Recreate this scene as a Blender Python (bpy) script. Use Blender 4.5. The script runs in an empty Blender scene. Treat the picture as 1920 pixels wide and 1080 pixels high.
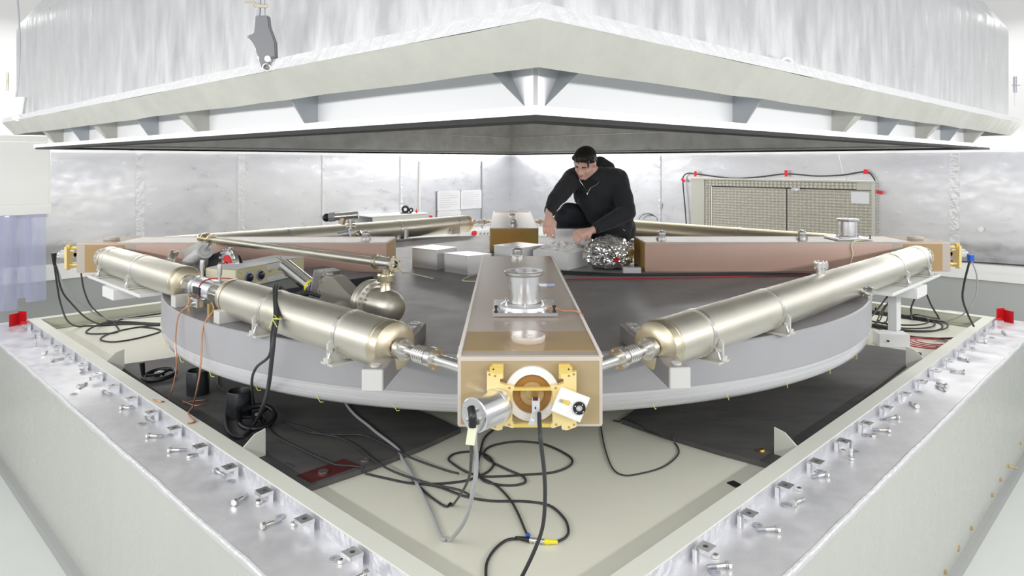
import bpy, bmesh, math, random
from mathutils import Vector, Matrix, noise, Euler
import colorsys
random.seed(7)
S = bpy.context.scene
C = S.collection
PI = math.pi
# ---------------------------------------------------------------- camera
CX, CY, CZ, YAW, FPX, HOR = -.0645, -4.719, 2.0727, -.0087, 1321.3, 306.0
cd = bpy.data.cameras.new('camera'); cam = bpy.data.objects.new('camera', cd); C.objects.link(cam)
cam.location = (CX, CY, CZ); cam.rotation_euler = (PI/2, 0, YAW)
cd.sensor_fit = 'HORIZONTAL'; cd.sensor_width = 36; cd.lens = FPX/1920*36
cd.shift_y = (HOR-540)/1920; cd.clip_start = .05
S.camera = cam
# ---------------------------------------------------------------- world, exposure, lights
S.view_settings.view_transform = 'Standard'; S.view_settings.look = 'None'
S.view_settings.gamma = 1; S.view_settings.use_curve_mapping = False
S.view_settings.exposure = 0.0
w = bpy.data.worlds.new('hall_light'); S.world = w; w.use_nodes = True
w.node_tree.nodes['Background'].inputs[0].default_value = (.94, .97, 1, 1)
w.node_tree.nodes['Background'].inputs[1].default_value = .66
def area(name, loc, target, sx, sy, power, col=(1, .98, .95)):
    l = bpy.data.lights.new(name, 'AREA'); l.shape = 'RECTANGLE'; l.size = sx; l.size_y = sy
    l.energy = power; l.color = col
    o = bpy.data.objects.new(name, l); C.objects.link(o); o.location = loc
    o.rotation_euler = (Vector(target)-Vector(loc)).to_track_quat('-Z', 'Y').to_euler()
    return o
# rear ceiling lamps round the lid, rear wall-washing rows, and added front fills
area('ceiling_lamp_front', (0, -5.8, 3.9), (0, -1.5, 1.0), 5, .8, 34)  # added fill from above and behind the camera, no room fitting
for s in (-1, 1):
    area('ceiling_lamp_rear', (s*2.35, 2.35, 3.3), (s*2.55, 2.55, 1.0), .5, 5.5, 26).rotation_euler = (0, 0, -s*PI/4+PI/2)
    # light of the tube rows just above the foil on the rear walls
    area('wall_lamp_rear', (s*2.68, 2.68, 2.215), (s*1.0, 1.0, 1.55), 7.2, .07, 33)
    area('wall_lamp_front', (s*3.0, -3.4, 2.215), (0, -.4, 1.35), 5.5, .10, 60)  # unseen side fills added in front to brighten the pit
# ---------------------------------------------------------------- pixel to place (surveying helpers)
def ray(u, v):
    c, s = math.cos(YAW), math.sin(YAW); a = (u-960)/FPX
    return Vector((a*c-s, a*s+c, (HOR-v)/FPX))
OC = Vector((CX, CY, CZ))
def bz(u, v, z): r = ray(u, v); return OC+r*((z-CZ)/r.z)
def by(u, v, y): r = ray(u, v); return OC+r*((y-CY)/r.y)
def bd(u, v, R, s): r = ray(u, v); return OC+r*((R-(s*OC.x-OC.y))/(s*r.x-r.y))      # front-facing diagonal plane
def bb(u, v, R, s): r = ray(u, v); return OC+r*((R-(s*OC.x+OC.y))/(s*r.x+r.y))      # rear diagonal plane
# ---------------------------------------------------------------- materials
def mat(name, col, rough=.5, metal=0., **k):
    m = bpy.data.materials.new(name); m.use_nodes = True; nt = m.node_tree; b = nt.nodes['Principled BSDF']
    b.inputs['Base Color'].default_value = (*col, 1); b.inputs['Roughness'].default_value = rough
    b.inputs['Metallic'].default_value = metal
    for kk, v in (('coat', 'Coat Weight'), ('trans', 'Transmission Weight'), ('sss', 'Subsurface Weight'), ('ior', 'IOR'),
                  ('alpha', 'Alpha'), ('spec', 'Specular IOR Level'), ('sheen', 'Sheen Weight')):
        if kk in k: b.inputs[v].default_value = k[kk]
    if 'sssr' in k: b.inputs['Subsurface Radius'].default_value = k['sssr']; b.inputs['Subsurface Scale'].default_value = 1
    if 'emit' in k:
        b.inputs['Emission Color'].default_value = (*k.get('ecol', col), 1); b.inputs['Emission Strength'].default_value = k['emit']
    tc = nt.nodes.new('ShaderNodeTexCoord'); mp = nt.nodes.new('ShaderNodeMapping')
    nt.links.new(tc.outputs['Object'], mp.inputs['Vector'])
    mp.inputs['Scale'].default_value = k.get('stretch', (1, 1, 1))
    mp.inputs['Rotation'].default_value = k.get('rot', (0, 0, 0))
    if k.get('var') or k.get('col2'):
        n = nt.nodes.new('ShaderNodeTexNoise'); n.inputs['Scale'].default_value = k.get('vs', 6); n.inputs['Detail'].default_value = 6
        n.inputs['Roughness'].default_value = .62
        nt.links.new(mp.outputs['Vector'], n.inputs['Vector'])
        cr = nt.nodes.new('ShaderNodeValToRGB'); c2 = k.get('col2') or tuple(c*(1-k['var']) for c in col)
        cr.color_ramp.elements[0].position = k.get('lo', .38); cr.color_ramp.elements[1].position = k.get('hi', .62)
        cr.color_ramp.elements[0].color = (*c2, 1); cr.color_ramp.elements[1].color = (*col, 1)
        nt.links.new(n.outputs['Fac'], cr.inputs['Fac']); nt.links.new(cr.outputs['Color'], b.inputs['Base Color'])
    if k.get('rvar'):
        n = nt.nodes.new('ShaderNodeTexNoise'); n.inputs['Scale'].default_value = k.get('rs', 9); n.inputs['Detail'].default_value = 5
        nt.links.new(mp.outputs['Vector'], n.inputs['Vector'])
        mr = nt.nodes.new('ShaderNodeMapRange'); mr.inputs[3].default_value = max(0, rough-k['rvar']); mr.inputs[4].default_value = rough+k['rvar']
        mr.inputs[1].default_value = .3; mr.inputs[2].default_value = .7
        nt.links.new(n.outputs['Fac'], mr.inputs[0]); nt.links.new(mr.outputs[0], b.inputs['Roughness'])
    if k.get('bump'):
        n = nt.nodes.new('ShaderNodeTexNoise'); n.inputs['Scale'].default_value = k.get('bs', 30); n.inputs['Detail'].default_value = k.get('bd', 5)
        n.inputs['Distortion'].default_value = k.get('dist', 0)
        nt.links.new(mp.outputs['Vector'], n.inputs['Vector'])
        bu = nt.nodes.new('ShaderNodeBump'); bu.inputs['Strength'].default_value = k['bump']; bu.inputs['Distance'].default_value = k.get('bdist', .01)
        nt.links.new(n.outputs['Fac'], bu.inputs['Height']); nt.links.new(bu.outputs['Normal'], b.inputs['Normal'])
    if k.get('dots'):      # circle-polished sheet
        v = nt.nodes.new('ShaderNodeTexVoronoi'); v.inputs['Scale'].default_value = k['dots']; v.inputs['Randomness'].default_value = .12
        nt.links.new(mp.outputs['Vector'], v.inputs['Vector'])
        bu = nt.nodes.new('ShaderNodeBump'); bu.inputs['Strength'].default_value = .6; bu.inputs['Distance'].default_value = .012
        nt.links.new(v.outputs['Distance'], bu.inputs['Height']); nt.links.new(bu.outputs['Normal'], b.inputs['Normal'])
        cr = nt.nodes.new('ShaderNodeValToRGB'); cr.color_ramp.elements[0].color = (*[c*1.15 for c in col], 1); cr.color_ramp.elements[1].color = (*[c*.62 for c in col], 1)
        cr.color_ramp.elements[0].position = .1; cr.color_ramp.elements[1].position = .62
        nt.links.new(v.outputs['Distance'], cr.inputs['Fac']); nt.links.new(cr.outputs['Color'], b.inputs['Base Color'])
    return m
M = {}
M['foil_wall'] = mat('crinkled_aluminium_sheet', (.76, .77, .80), .36, .75, bump=.30, bs=2.4, bd=2, bdist=.012, stretch=(1, 1, 2.0), rvar=.10, col2=(.69, .70, .75), vs=1.5)
M['foil_lid'] = mat('lid_aluminium_sheet', (.70, .705, .715), .40, .7, bump=.5, bs=6, bdist=.012, stretch=(1.6, 1.6, .5), rvar=.14, var=.10)
M['foil_shelf'] = mat('shelf_aluminium_foil', (.86, .86, .89), .42, .6, bump=.35, bs=7, bdist=.012, rvar=.14, var=.1)
M['foil_edge'] = mat('rolled_foil_edge', (.80, .80, .81), .42, .3, bump=.7, bs=30, bdist=.012)
M['foil_seam'] = mat('taped_foil_seam', (.76, .77, .80), .34, .75, bump=.45, bs=22, bdist=.02)
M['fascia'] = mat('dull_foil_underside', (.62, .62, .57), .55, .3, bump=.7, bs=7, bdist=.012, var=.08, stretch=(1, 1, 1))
M['lid_white'] = mat('lid_painted_web', (.92, .93, .95), .5, .1)
M['lid_grey'] = mat('lid_gusset_plate', (.50, .53, .56), .5, .5, rvar=.1)
M['lid_rim'] = mat('lid_rim_aluminium', (.82, .83, .85), .4, .6)
M['lid_inner'] = mat('lid_inner_lining', (.84, .845, .83), .42, .6, bump=.4, bs=8, rvar=.14, bdist=.01, var=.16)
M['gasket'] = mat('black_gasket', (.03, .03, .03), .7)
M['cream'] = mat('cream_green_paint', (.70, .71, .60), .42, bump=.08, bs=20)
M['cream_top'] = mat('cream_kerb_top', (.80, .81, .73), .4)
M['groove'] = mat('olive_seal_strip', (.40, .41, .33), .6)
M['pit_floor'] = mat('glossy_cream_floor', (.82, .82, .71), .28, var=.04, vs=2)
M['plinth'] = mat('satin_grey_beige_panel', (.60, .61, .57), .30, .15, var=.03, vs=.8, stretch=(2, 2, .5), rvar=.06)
M['room_floor'] = mat('pale_floor_paint', (.74, .76, .73), .4, var=.03, vs=1)
M['lower_wall'] = mat('grey_lower_wall', (.60, .62, .61), .35, .1)
M['ledge'] = mat('pale_ledge', (.82, .83, .82), .4)
M['white'] = mat('white_paint', (.86, .86, .85), .5)
M['upper_wall'] = mat('bright_upper_wall', (.84, .84, .85), .5)
M['offwhite'] = mat('cream_white_cabinet', (.84, .85, .81), .45)
M['baseboard'] = mat('grey_rubber_skirting', (.42, .43, .42), .5)
M['lamp'] = mat('white_lamp_tube', (1, 1, 1), .5, emit=5.0)
M['slab_top'] = mat('ground_glass_ceramic_top', (.27, .265, .275), .42, .0, spec=.6, var=.12, vs=2, rvar=.05)
M['slab_side'] = mat('frosted_glass_ceramic_side', (.41, .41, .43), .4, 0, sss=.25, sssr=(.05, .05, .05), var=.05, vs=3)
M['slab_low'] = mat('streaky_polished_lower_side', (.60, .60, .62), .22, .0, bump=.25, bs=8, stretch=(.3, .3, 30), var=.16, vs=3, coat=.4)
M['glass_body'] = mat('frosted_amber_glass', (.60, .41, .34), .38, 0, spec=.5, sss=.15, sssr=(.06, .03, .02), var=.08, vs=1.5)
M['glass_top'] = mat('frosted_pale_glass_top', (.48, .41, .35), .35, 0, spec=.5)
M['glass_frost'] = mat('frosted_pinkish_glass', (.60, .53, .46), .42, 0, sss=.15, sssr=(.06, .04, .03))
M['glass_polish'] = mat('polished_amber_glass', (.50, .33, .17), .10, 0, spec=.6, col2=(.45, .31, .14), vs=2, lo=.3, hi=.7)
M['glass_front'] = mat('polished_amber_front', (.44, .33, .17), .16, 0, spec=.5, col2=(.42, .34, .21), vs=3, lo=.3, hi=.7)
M['glass_end'] = mat('inner_end_amber_glass', (.50, .27, .07), .3, 0, spec=.3, col2=(.46, .35, .09), vs=4, lo=.3, hi=.7)
M['glass_edge'] = mat('pale_ground_edge', (.74, .68, .62), .5)
M['glass_dark'] = mat('deep_amber_glass', (.38, .19, .045), .12, 0, spec=.5)
M['glass_pale'] = mat('pale_glass_disc', (.78, .70, .62), .12, 0, trans=.25, ior=1.5)
M['tube'] = mat('brushed_champagne_steel', (.73, .705, .62), .42, 1., stretch=(1, 1, 1), bump=.12, bs=60, bdist=.002, rvar=.06, rs=5)
M['tube_cap'] = mat('gold_tinted_steel_end', (.68, .61, .46), .36, 1., rvar=.05)
M['steel'] = mat('bright_stainless_steel', (.80, .79, .76), .27, 1.)
M['champ'] = mat('champagne_fitting_steel', (.72, .66, .52), .22, 1.)
M['brown_metal'] = mat('bronzed_steel', (.60, .52, .38), .25, 1.)
M['chrome'] = mat('mirror_chrome', (.86, .86, .88), .08, 1.)
M['alu'] = mat('satin_aluminium', (.82, .82, .83), .27, .95, rvar=.05)
M['alu_white'] = mat('pale_machined_aluminium', (.88, .88, .90), .3, .55)
M['valve'] = mat('satin_nickel_casting', (.62, .60, .53), .34, .75)
M['cast_grey'] = mat('grey_cast_hook', (.20, .205, .215), .45, .6)
M['beam'] = mat('anodised_grey_beam', (.40, .39, .40), .42, .5)
M['beam_end'] = mat('pale_end_plate', (.68, .68, .66), .45, .2)
M['saddle'] = mat('grey_beige_saddle_plate', (.66, .66, .62), .42, .3)
M['gold'] = mat('yellow_gold_plating', (.90, .68, .20), .3, .35)
M['gold_pale'] = mat('pale_gold_plate', (.93, .76, .36), .36, .2)
M['black'] = mat('black_plastic', (.012, .013, .016), .35)
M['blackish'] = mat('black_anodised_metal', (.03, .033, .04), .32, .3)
M['cable'] = mat('black_cable_sheath', (.035, .037, .04), .5)
M['cable_grey'] = mat('grey_cable_sheath', (.45, .46, .48), .45)
M['cable_white'] = mat('white_cable_sheath', (.78, .78, .76), .5)
M['cable_red'] = mat('red_wire_sheath', (.45, .03, .04), .45)
M['copper'] = mat('copper_wire', (.62, .30, .17), .35, .6)
M['rubber'] = mat('black_rubber_mat', (.072, .072, .076), .6, col2=(.105, .102, .098), vs=2.5, stretch=(1, 3, 1), bump=.2, bs=40)
M['maroon'] = mat('maroon_rubber_patch', (.085, .012, .014), .5)
M['brass'] = mat('brass', (.72, .55, .25), .28, 1.)
M['red'] = mat('signal_red_paint', (.62, .005, .012), .4)
M['red_tape'] = mat('red_adhesive_tape', (.80, .02, .035), .5)
M['beige_box'] = mat('beige_enamel', (.70, .66, .42), .42)
M['beige_side'] = mat('pale_beige_enamel', (.76, .73, .55), .42)
M['dial'] = mat('dark_blue_dial', (.01, .012, .05), .12, 0, coat=.6)
M['ring_grey'] = mat('blue_grey_ring', (.38, .40, .50), .35, .4)
M['label'] = mat('pale_paper_label', (.74, .77, .80), .6)
M['ink'] = mat('black_ink', (.02, .02, .02), .6)
M['ink_blue'] = mat('blue_ink', (.06, .08, .3), .6)
M['paper'] = mat('white_paper', (.84, .85, .88), .6)
M['dark_case'] = mat('dark_slate_case', (.035, .04, .052), .42)
M['dark_case_top'] = mat('slate_case_top', (.18, .19, .23), .35)
M['styro'] = mat('white_enamel_cover_box', (.86, .87, .89), .38, .1)
M['crumple'] = mat('crumpled_white_film', (.95, .96, .97), .5, bump=.6, bs=30, emit=0)
M['foil'] = mat('crinkled_household_foil', (.86, .86, .85), .14, 1.)
M['dotplate'] = mat('circle_polished_steel', (.66, .64, .57), .38, .6, dots=34)
M['frame_steel'] = mat('cabinet_frame_steel', (.62, .62, .57), .4, .5)
M['curtain'] = mat('clear_blue_plastic_strip', (.62, .65, .86), .12, 0, alpha=.42, coat=.5)
M['yellow'] = mat('yellow_plastic', (.90, .80, .03), .4)
M['lime'] = mat('lime_string', (.75, .78, .15), .6)
M['blue'] = mat('blue_plastic', (.02, .12, .65), .4)
M['clear'] = mat('clear_acrylic_tube', (.84, .86, .88), .12, 0, trans=.3, ior=1.4)
M['tape_paper'] = mat('masking_tape', (.80, .80, .58), .6)
M['orange'] = mat('glowing_orange_switch', (.9, .16, .03), .4)
M['skin'] = mat('skin', (.86, .56, .46), .45, 0, sss=.2, sssr=(.02, .008, .005), col2=(.80, .48, .40), vs=14)
M['lips'] = mat('lips', (.55, .24, .22), .45)
M['hair'] = mat('dark_brown_hair', (.016, .012, .011), .5, bump=.9, bs=60, bdist=.004, stretch=(1, 1, .25), col2=(.035, .024, .02), vs=50)
M['hoodie'] = mat('black_cotton_fleece', (.017, .019, .025), .85, bump=.5, bs=14, bdist=.012, sheen=.15, dist=.6)
M['shirt'] = mat('black_tee_shirt', (.006, .006, .008), .8)
M['jeans'] = mat('dark_navy_denim', (.008, .012, .020), .75, bump=.4, bs=16, bdist=.01, sheen=.08, dist=.5)
M['shoe'] = mat('black_shoe_leather', (.01, .01, .01), .45)
M['zip'] = mat('silver_zip', (.6, .58, .5), .3, 1.)
M['chip'] = mat('dull_silver_tape', (.5, .52, .56), .4, .6)
# ---------------------------------------------------------------- mesh builder
ORG = {}
class MB:
    def __init__(s): s.bm = bmesh.new()
    def _merge(s, b2, mx=None):
        if mx: b2.transform(mx)
        me = bpy.data.meshes.new('t'); b2.to_mesh(me); b2.free(); s.bm.from_mesh(me); bpy.data.meshes.remove(me)
    def box(s, c, size, rz=0, rot=None, bev=0.0, seg=1):
        b = bmesh.new(); bmesh.ops.create_cube(b, size=1)
        b.transform(Matrix.Diagonal((*size, 1)))
        if bev: bmesh.ops.bevel(b, geom=b.edges[:], offset=bev, segments=seg, profile=.5, affect='EDGES')
        R = rot.to_matrix().to_4x4() if rot is not None else Matrix.Rotation(rz, 4, 'Z')
        s._merge(b, Matrix.Translation(c) @ R); return s
    def cyl(s, a, b, r, r2=None, seg=24, bev=0, cap=True):
        a = Vector(a); b_ = Vector(b); d = b_-a; L = d.length
        if L < 1e-6: return s
        q = bmesh.new(); bmesh.ops.create_cone(q, cap_ends=cap, segments=seg, radius1=r, radius2=r if r2 is None else r2, depth=L)
        if bev: bmesh.ops.bevel(q, geom=[e for e in q.edges if len(e.link_faces) == 2 and e.calc_face_angle() > 1], offset=bev, segments=2, affect='EDGES')
        s._merge(q, Matrix.Translation((a+b_)/2) @ d.to_track_quat('Z', 'Y').to_matrix().to_4x4()); return s
    def lathe(s, prof, o=(0, 0, 0), axis=(0, 0, 1), seg=40):
        q = bmesh.new(); rings = []
        for r, z in prof:
            if r < 1e-6: rings.append([q.verts.new((0, 0, z))])
            else: rings.append([q.verts.new((r*math.cos(2*PI*i/seg), r*math.sin(2*PI*i/seg), z)) for i in range(seg)])
        for A, B in zip(rings, rings[1:]):
            for i in range(seg):
                j = (i+1) % seg
                if len(A) == 1 and len(B) == 1: continue
                if len(A) == 1: q.faces.new((A[0], B[i], B[j]))
                elif len(B) == 1: q.faces.new((A[i], A[j], B[0]))
                else: q.faces.new((A[i], A[j], B[j], B[i]))
        bmesh.ops.recalc_face_normals(q, faces=q.faces[:])
        s._merge(q, Matrix.Translation(o) @ Vector(axis).to_track_quat('Z', 'Y').to_matrix().to_4x4()); return s
    def sphere(s, c, r, sc=(1, 1, 1), rot=None, seg=20):
        q = bmesh.new(); bmesh.ops.create_uvsphere(q, u_segments=seg, v_segments=max(8, seg//2), radius=r)
        q.transform(Matrix.Diagonal((*sc, 1)))
        s._merge(q, Matrix.Translation(c) @ (rot.to_4x4() if rot is not None else Matrix())); return s
    def torus(s, c, R, r, axis=(0, 0, 1), seg=32, sr=10, sc=(1, 1, 1)):
        q = bmesh.new(); g = []
        for i in range(seg):
            a = 2*PI*i/seg
            g.append([q.verts.new(((R+r*math.cos(2*PI*j/sr))*math.cos(a)*sc[0], (R+r*math.cos(2*PI*j/sr))*math.sin(a)*sc[1], r*math.sin(2*PI*j/sr)*sc[2])) for j in range(sr)])
        for i in range(seg):
            for j in range(sr): q.faces.new((g[i][j], g[(i+1) % seg][j], g[(i+1) % seg][(j+1) % sr], g[i][(j+1) % sr]))
        s._merge(q, Matrix.Translation(c) @ Vector(axis).to_track_quat('Z', 'Y').to_matrix().to_4x4()); return s
    def tube(s, pts, r, sr=8, smooth=5, closed=False):
        P = [Vector(p) for p in pts]
        if smooth > 1 and len(P) > 2:
            Q = []
            for i in range(len(P)-1):
                p0 = P[max(i-1, 0)]; p1 = P[i]; p2 = P[i+1]; p3 = P[min(i+2, len(P)-1)]
                for k in range(smooth):
                    t = k/smooth
                    Q.append(.5*((2*p1)+(-p0+p2)*t+(2*p0-5*p1+4*p2-p3)*t*t+(-p0+3*p1-3*p2+p3)*t**3))
            Q.append(P[-1]); P = Q
        n = None; rings = []; q = bmesh.new()
        for i, p in enumerate(P):
            d = (P[min(i+1, len(P)-1)]-P[max(i-1, 0)])
            if d.length < 1e-7: d = Vector((0, 0, 1))
            d.normalize()
            if n is None:
                n = d.orthogonal().normalized()
            n = (n-d*n.dot(d))
            if n.length < 1e-5: n = d.orthogonal()
            n.normalize(); m = d.cross(n)
            rr = r(i/(len(P)-1)) if callable(r) else r
            rings.append([q.verts.new(p+(n*math.cos(2*PI*j/sr)+m*math.sin(2*PI*j/sr))*rr) for j in range(sr)])
        for A, B in zip(rings, rings[1:]):
            for j in range(sr): q.faces.new((A[j], A[(j+1) % sr], B[(j+1) % sr], B[j]))
        q.faces.new(rings[0][::-1]); q.faces.new(rings[-1])
        bmesh.ops.recalc_face_normals(q, faces=q.faces[:]); s._merge(q); return s
    def poly(s, bottom, top):          # prism between two matching loops of 3D points
        q = bmesh.new(); A = [q.verts.new(p) for p in bottom]; B = [q.verts.new(p) for p in top]; n = len(A)
        q.faces.new(A[::-1]); q.faces.new(B)
        for i in range(n): q.faces.new((A[i], A[(i+1) % n], B[(i+1) % n], B[i]))
        bmesh.ops.recalc_face_normals(q, faces=q.faces[:]); s._merge(q); return s
    def extr(s, pts, d, bev=0):
        d = Vector(d); s.poly([Vector(p) for p in pts], [Vector(p)+d for p in pts]); return s
    def strip(s, loops, closed=True):   # skin between successive loops
        q = bmesh.new(); R = [[q.verts.new(p) for p in L] for L in loops]; n = len(R[0])
        for A, B in zip(R, R[1:]):
            for i in range(n if closed else n-1): q.faces.new((A[i], A[(i+1) % n], B[(i+1) % n], B[i]))
        bmesh.ops.recalc_face_normals(q, faces=q.faces[:]); s._merge(q); return s
    def bevel(s, off, seg=2, ang=.6):
        bmesh.ops.bevel(s.bm, geom=[e for e in s.bm.edges if len(e.link_faces) == 2 and e.calc_face_angle() > ang], offset=off, segments=seg, affect='EDGES'); return s
    def text(s, txt, size, mx, ext=.0006, align='CENTER'):
        cu = bpy.data.curves.new('t', 'FONT'); cu.body = txt; cu.size = size; cu.extrude = ext; cu.align_x = align; cu.align_y = 'CENTER'
        o = bpy.data.objects.new('t', cu); C.objects.link(o)
        dg = bpy.context.evaluated_depsgraph_get(); me = bpy.data.meshes.new_from_object(o.evaluated_get(dg))
        me.transform(mx); s.bm.from_mesh(me); bpy.data.meshes.remove(me); bpy.data.objects.remove(o); bpy.data.curves.remove(cu); return s
    def move(s, mx): s.bm.transform(mx); return s
    def build(s, name, m, parent=None, smooth=True, origin=None, flat=False):
        """world-space vertices; origin = where the object's own origin goes"""
        if parent is not None: org = ORG[parent]
        elif origin is not None: org = Vector(origin)
        else:
            vs = [v.co for v in s.bm.verts]
            lo = Vector((min(v.x for v in vs), min(v.y for v in vs), min(v.z for v in vs))); hi = Vector((max(v.x for v in vs), max(v.y for v in vs), max(v.z for v in vs)))
            org = Vector(((lo.x+hi.x)/2, (lo.y+hi.y)/2, lo.z))
        s.bm.transform(Matrix.Translation(-org))
        me = bpy.data.meshes.new(name); s.bm.to_mesh(me); s.bm.free()
        if smooth and not flat:
            me.shade_smooth(); me.set_sharp_from_angle(angle=.6)
        me.materials.append(M[m]); o = bpy.data.objects.new(name, me); C.objects.link(o)
        if parent is not None: o.parent = parent
        else: o.location = org
        ORG[o] = org
        return o
def catmull(P, n):
    P = [Vector(p) for p in P]; Q = []
    for i in range(len(P)-1):
        p0 = P[max(i-1, 0)]; p1 = P[i]; p2 = P[i+1]; p3 = P[min(i+2, len(P)-1)]
        for k in range(n):
            t = k/n; Q.append(.5*((2*p1)+(-p0+p2)*t+(2*p0-5*p1+4*p2-p3)*t*t+(-p0+3*p1-3*p2+p3)*t**3))
    Q.append(P[-1]); return Q
def inside(p, poly):
    ins = False
    for a, b in zip(poly, poly[1:]+poly[:1]):
        if (a.y > p.y) != (b.y > p.y) and p.x < (b.x-a.x)*(p.y-a.y)/(b.y-a.y)+a.x: ins = not ins
    return ins
def grow(poly, d):
    c = sum((Vector((q.x, q.y)) for q in poly), Vector((0, 0)))/len(poly); return [Vector((q.x, q.y))+(Vector((q.x, q.y))-c).normalized()*d for q in poly]
def tag(o, label, cat=None, group=None, kind=None):
    if label: o['label'] = label
    if cat: o['category'] = cat
    if group: o['group'] = group
    if kind: o['kind'] = kind
    return o
def thing(name, label, cat, loc=(0, 0, 0), group=None):
    o = bpy.data.objects.new(name, None); C.objects.link(o); o.location = loc; o.empty_display_size = .05
    ORG[o] = Vector(loc); return tag(o, label, cat, group)
def struct(name, mb, m, **k): o = mb.build(name, m, origin=(0, 0, 0), **k); o['kind'] = 'structure'; return o
def dup(root, loc=None, rz=None, label=None, rot=None):
    r = root.copy(); C.objects.link(r)
    if loc is not None: r.location = loc
    if rz is not None: r.rotation_euler = (0, 0, rz)
    if rot is not None: r.rotation_euler = rot
    if label: r['label'] = label
    for ch in root.children:
        c = ch.copy(); C.objects.link(c); c.parent = r
        for g in ch.children:
            d = g.copy(); C.objects.link(d); d.parent = c
    return r
def dia(R, z): return [Vector((-R, 0, z)), Vector((0, -R, z)), Vector((R, 0, z)), Vector((0, R, z))]
PC = .68     # the pit's centre lies this far behind the slab's centre
def diap(R, z): return [v+Vector((0, PC, 0)) for v in dia(R+PC, z)]
def ringdia(Ro, Ri, z0, z1, D=None):
    D = D or dia; m = MB(); m.strip([D(Ro, z0), D(Ro, z1), D(Ri, z1), D(Ri, z0), D(Ro, z0)]); bmesh.ops.remove_doubles(m.bm, verts=m.bm.verts[:], dist=1e-5); return m
ORD = ['first', 'second', 'third', 'fourth', 'fifth', 'sixth', 'seventh', 'eighth', 'ninth', 'tenth', 'eleventh', 'twelfth', 'thirteenth', 'fourteenth', 'fifteenth', 'sixteenth', 'seventeenth', 'eighteenth', 'nineteenth', 'twentieth']
# heights
ZB, ZD, ZDB, ZF, ZK, ZS = 1.56, 1.372, 1.135, .80, .88, .83
# ================================================================ ROOM SHELL
W = 5.5
def backwall(s, z0, z1, R=W, t=.08):
    a = Vector((0, R, z0)); b = Vector((s*R, 0, z0)); n = Vector((s, 1, 0)).normalized()*t
    u = Vector((0, 0, z1-z0)); ext = (b-a).normalized()*1.4
    return MB().poly([a, b+ext, b+ext+n, a+n], [a+u, b+ext+u, b+ext+n+u, a+n+u])
for s, side in ((-1, 'left'), (1, 'right')):
    struct('wall_'+side, backwall(s, 1.19, 2.17), 'foil_wall')
    m = backwall(s, 0, 1.06, R=W-.04); struct('wall_'+side+'_lower', m, 'lower_wall')
    struct('wall_'+side+'_upper', backwall(s, 2.17, 3.6), 'upper_wall')
    a = Vector((0, W, 1.19)); b = Vector((s*W, 0, 1.19)); e = (b-a).normalized()*1.4; n = Vector((s, 1, 0)).normalized()
    m = MB().poly([a-n*.004, b+e-n*.004, b+e-n*.06-Vector((0, 0, .13)), a-n*.06-Vector((0, 0, .13))], [a+n*.05, b+e+n*.05, b+e+n*.05-Vector((0, 0, .13)), a+n*.05-Vector((0, 0, .13))])
    struct('trim_%d' % (1 if s < 0 else 2), m, 'ledge')
m = MB(); m.box((0, 0, -.05), (26, 26, .1)); struct('floor', m, 'room_floor')
m = MB(); m.poly([(-9, .2, 3.6), (9, .2, 3.6), (0, 9.2, 3.6)], [(-9, .2, 3.68), (9, .2, 3.68), (0, 9.2, 3.68)]); struct('ceiling', m, 'white')
# lamp rows on the two rear walls just above the foil
for s, side in ((-1, 'left'), (1, 'right')):
    t = thing('lamp_row', 'long row of white tube lamps along the top of the rear %s foil wall' % side, 'lamp', (s*2.75, 2.75, 2.17))
    n = Vector((s, 1, 0)).normalized(); d = Vector((s, -1, 0)).normalized()
    c0 = Vector((0, W, 2.205))-n*.05
    for k in range(6):
        a = c0+d*(.1+k*1.25)
        MB().cyl(a, a+d*1.2, .014, seg=12).build('lamp_tube', 'lamp', t)
        MB().box(a+d*.6+n*.03, (1.22, .03, .02), rz=-s*PI/4).build('batten', 'white', t)
# foil seams (vertical taped joints) and thin pipes on the walls
def on_back(u, v, s, off=.0): return bb(u, v, W-off, s)
k = 3
for s, us in ((-1, (262, 452, 606, 752)), (1, (1790, 1237))):
    for u in us:
        p = on_back(u, 300, s); wdt = .075 if u not in (606, 752, 1237) else .035
        m = MB().box((p.x-s*.004, p.y-.004, 1.68), (wdt, .012, .97), rz=-s*PI/4)
        struct('trim_%d' % k, m, 'foil_seam'); k += 1
for u, nm, lab in ((787, 'pipe', 'thin white vertical conduit on the foil wall left of the pinned papers'), (904, 'pipe', 'slim grey vertical conduit on the foil wall beside the pinned papers'), (939, 'pipe', 'slim white vertical rod in the rear corner of the foil walls')):
    p = on_back(u, 300, -1 if u < 937 else 1, .014)
    m = MB().cyl((p.x, p.y, 1.02), (p.x, p.y, 2.10), .014 if u < 800 else .01, seg=12); (struct('trim_30', m, 'white') if u == 939 else tag(m.build('conduit', 'white' if u != 904 else 'chip'), lab, 'conduit'))
# ---------------------------------------------------------------- pit, kerb, shelf, plinth
m = MB(); m.box((0, PC, ZF-.05), (5.16, 5.16, .1), rz=PI/4); struct('pit_floor', m, 'pit_floor')
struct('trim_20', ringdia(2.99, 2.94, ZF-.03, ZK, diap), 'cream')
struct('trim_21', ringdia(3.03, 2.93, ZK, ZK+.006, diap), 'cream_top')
struct('trim_22', ringdia(2.93, 2.865, ZF, ZF+.012, diap), 'groove')  # flat darker olive strip along the inner foot of the kerb
struct('trim_26', ringdia(3.03, 2.99, ZF-.1, ZK, diap), 'foil_seam')
m = ringdia(3.38, 3.03, ZS-.03, ZS, diap)
bmesh.ops.subdivide_edges(m.bm, edges=m.bm.edges[:], cuts=5, use_grid_fill=True); struct('trim_23', m, 'foil_shelf')
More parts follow.
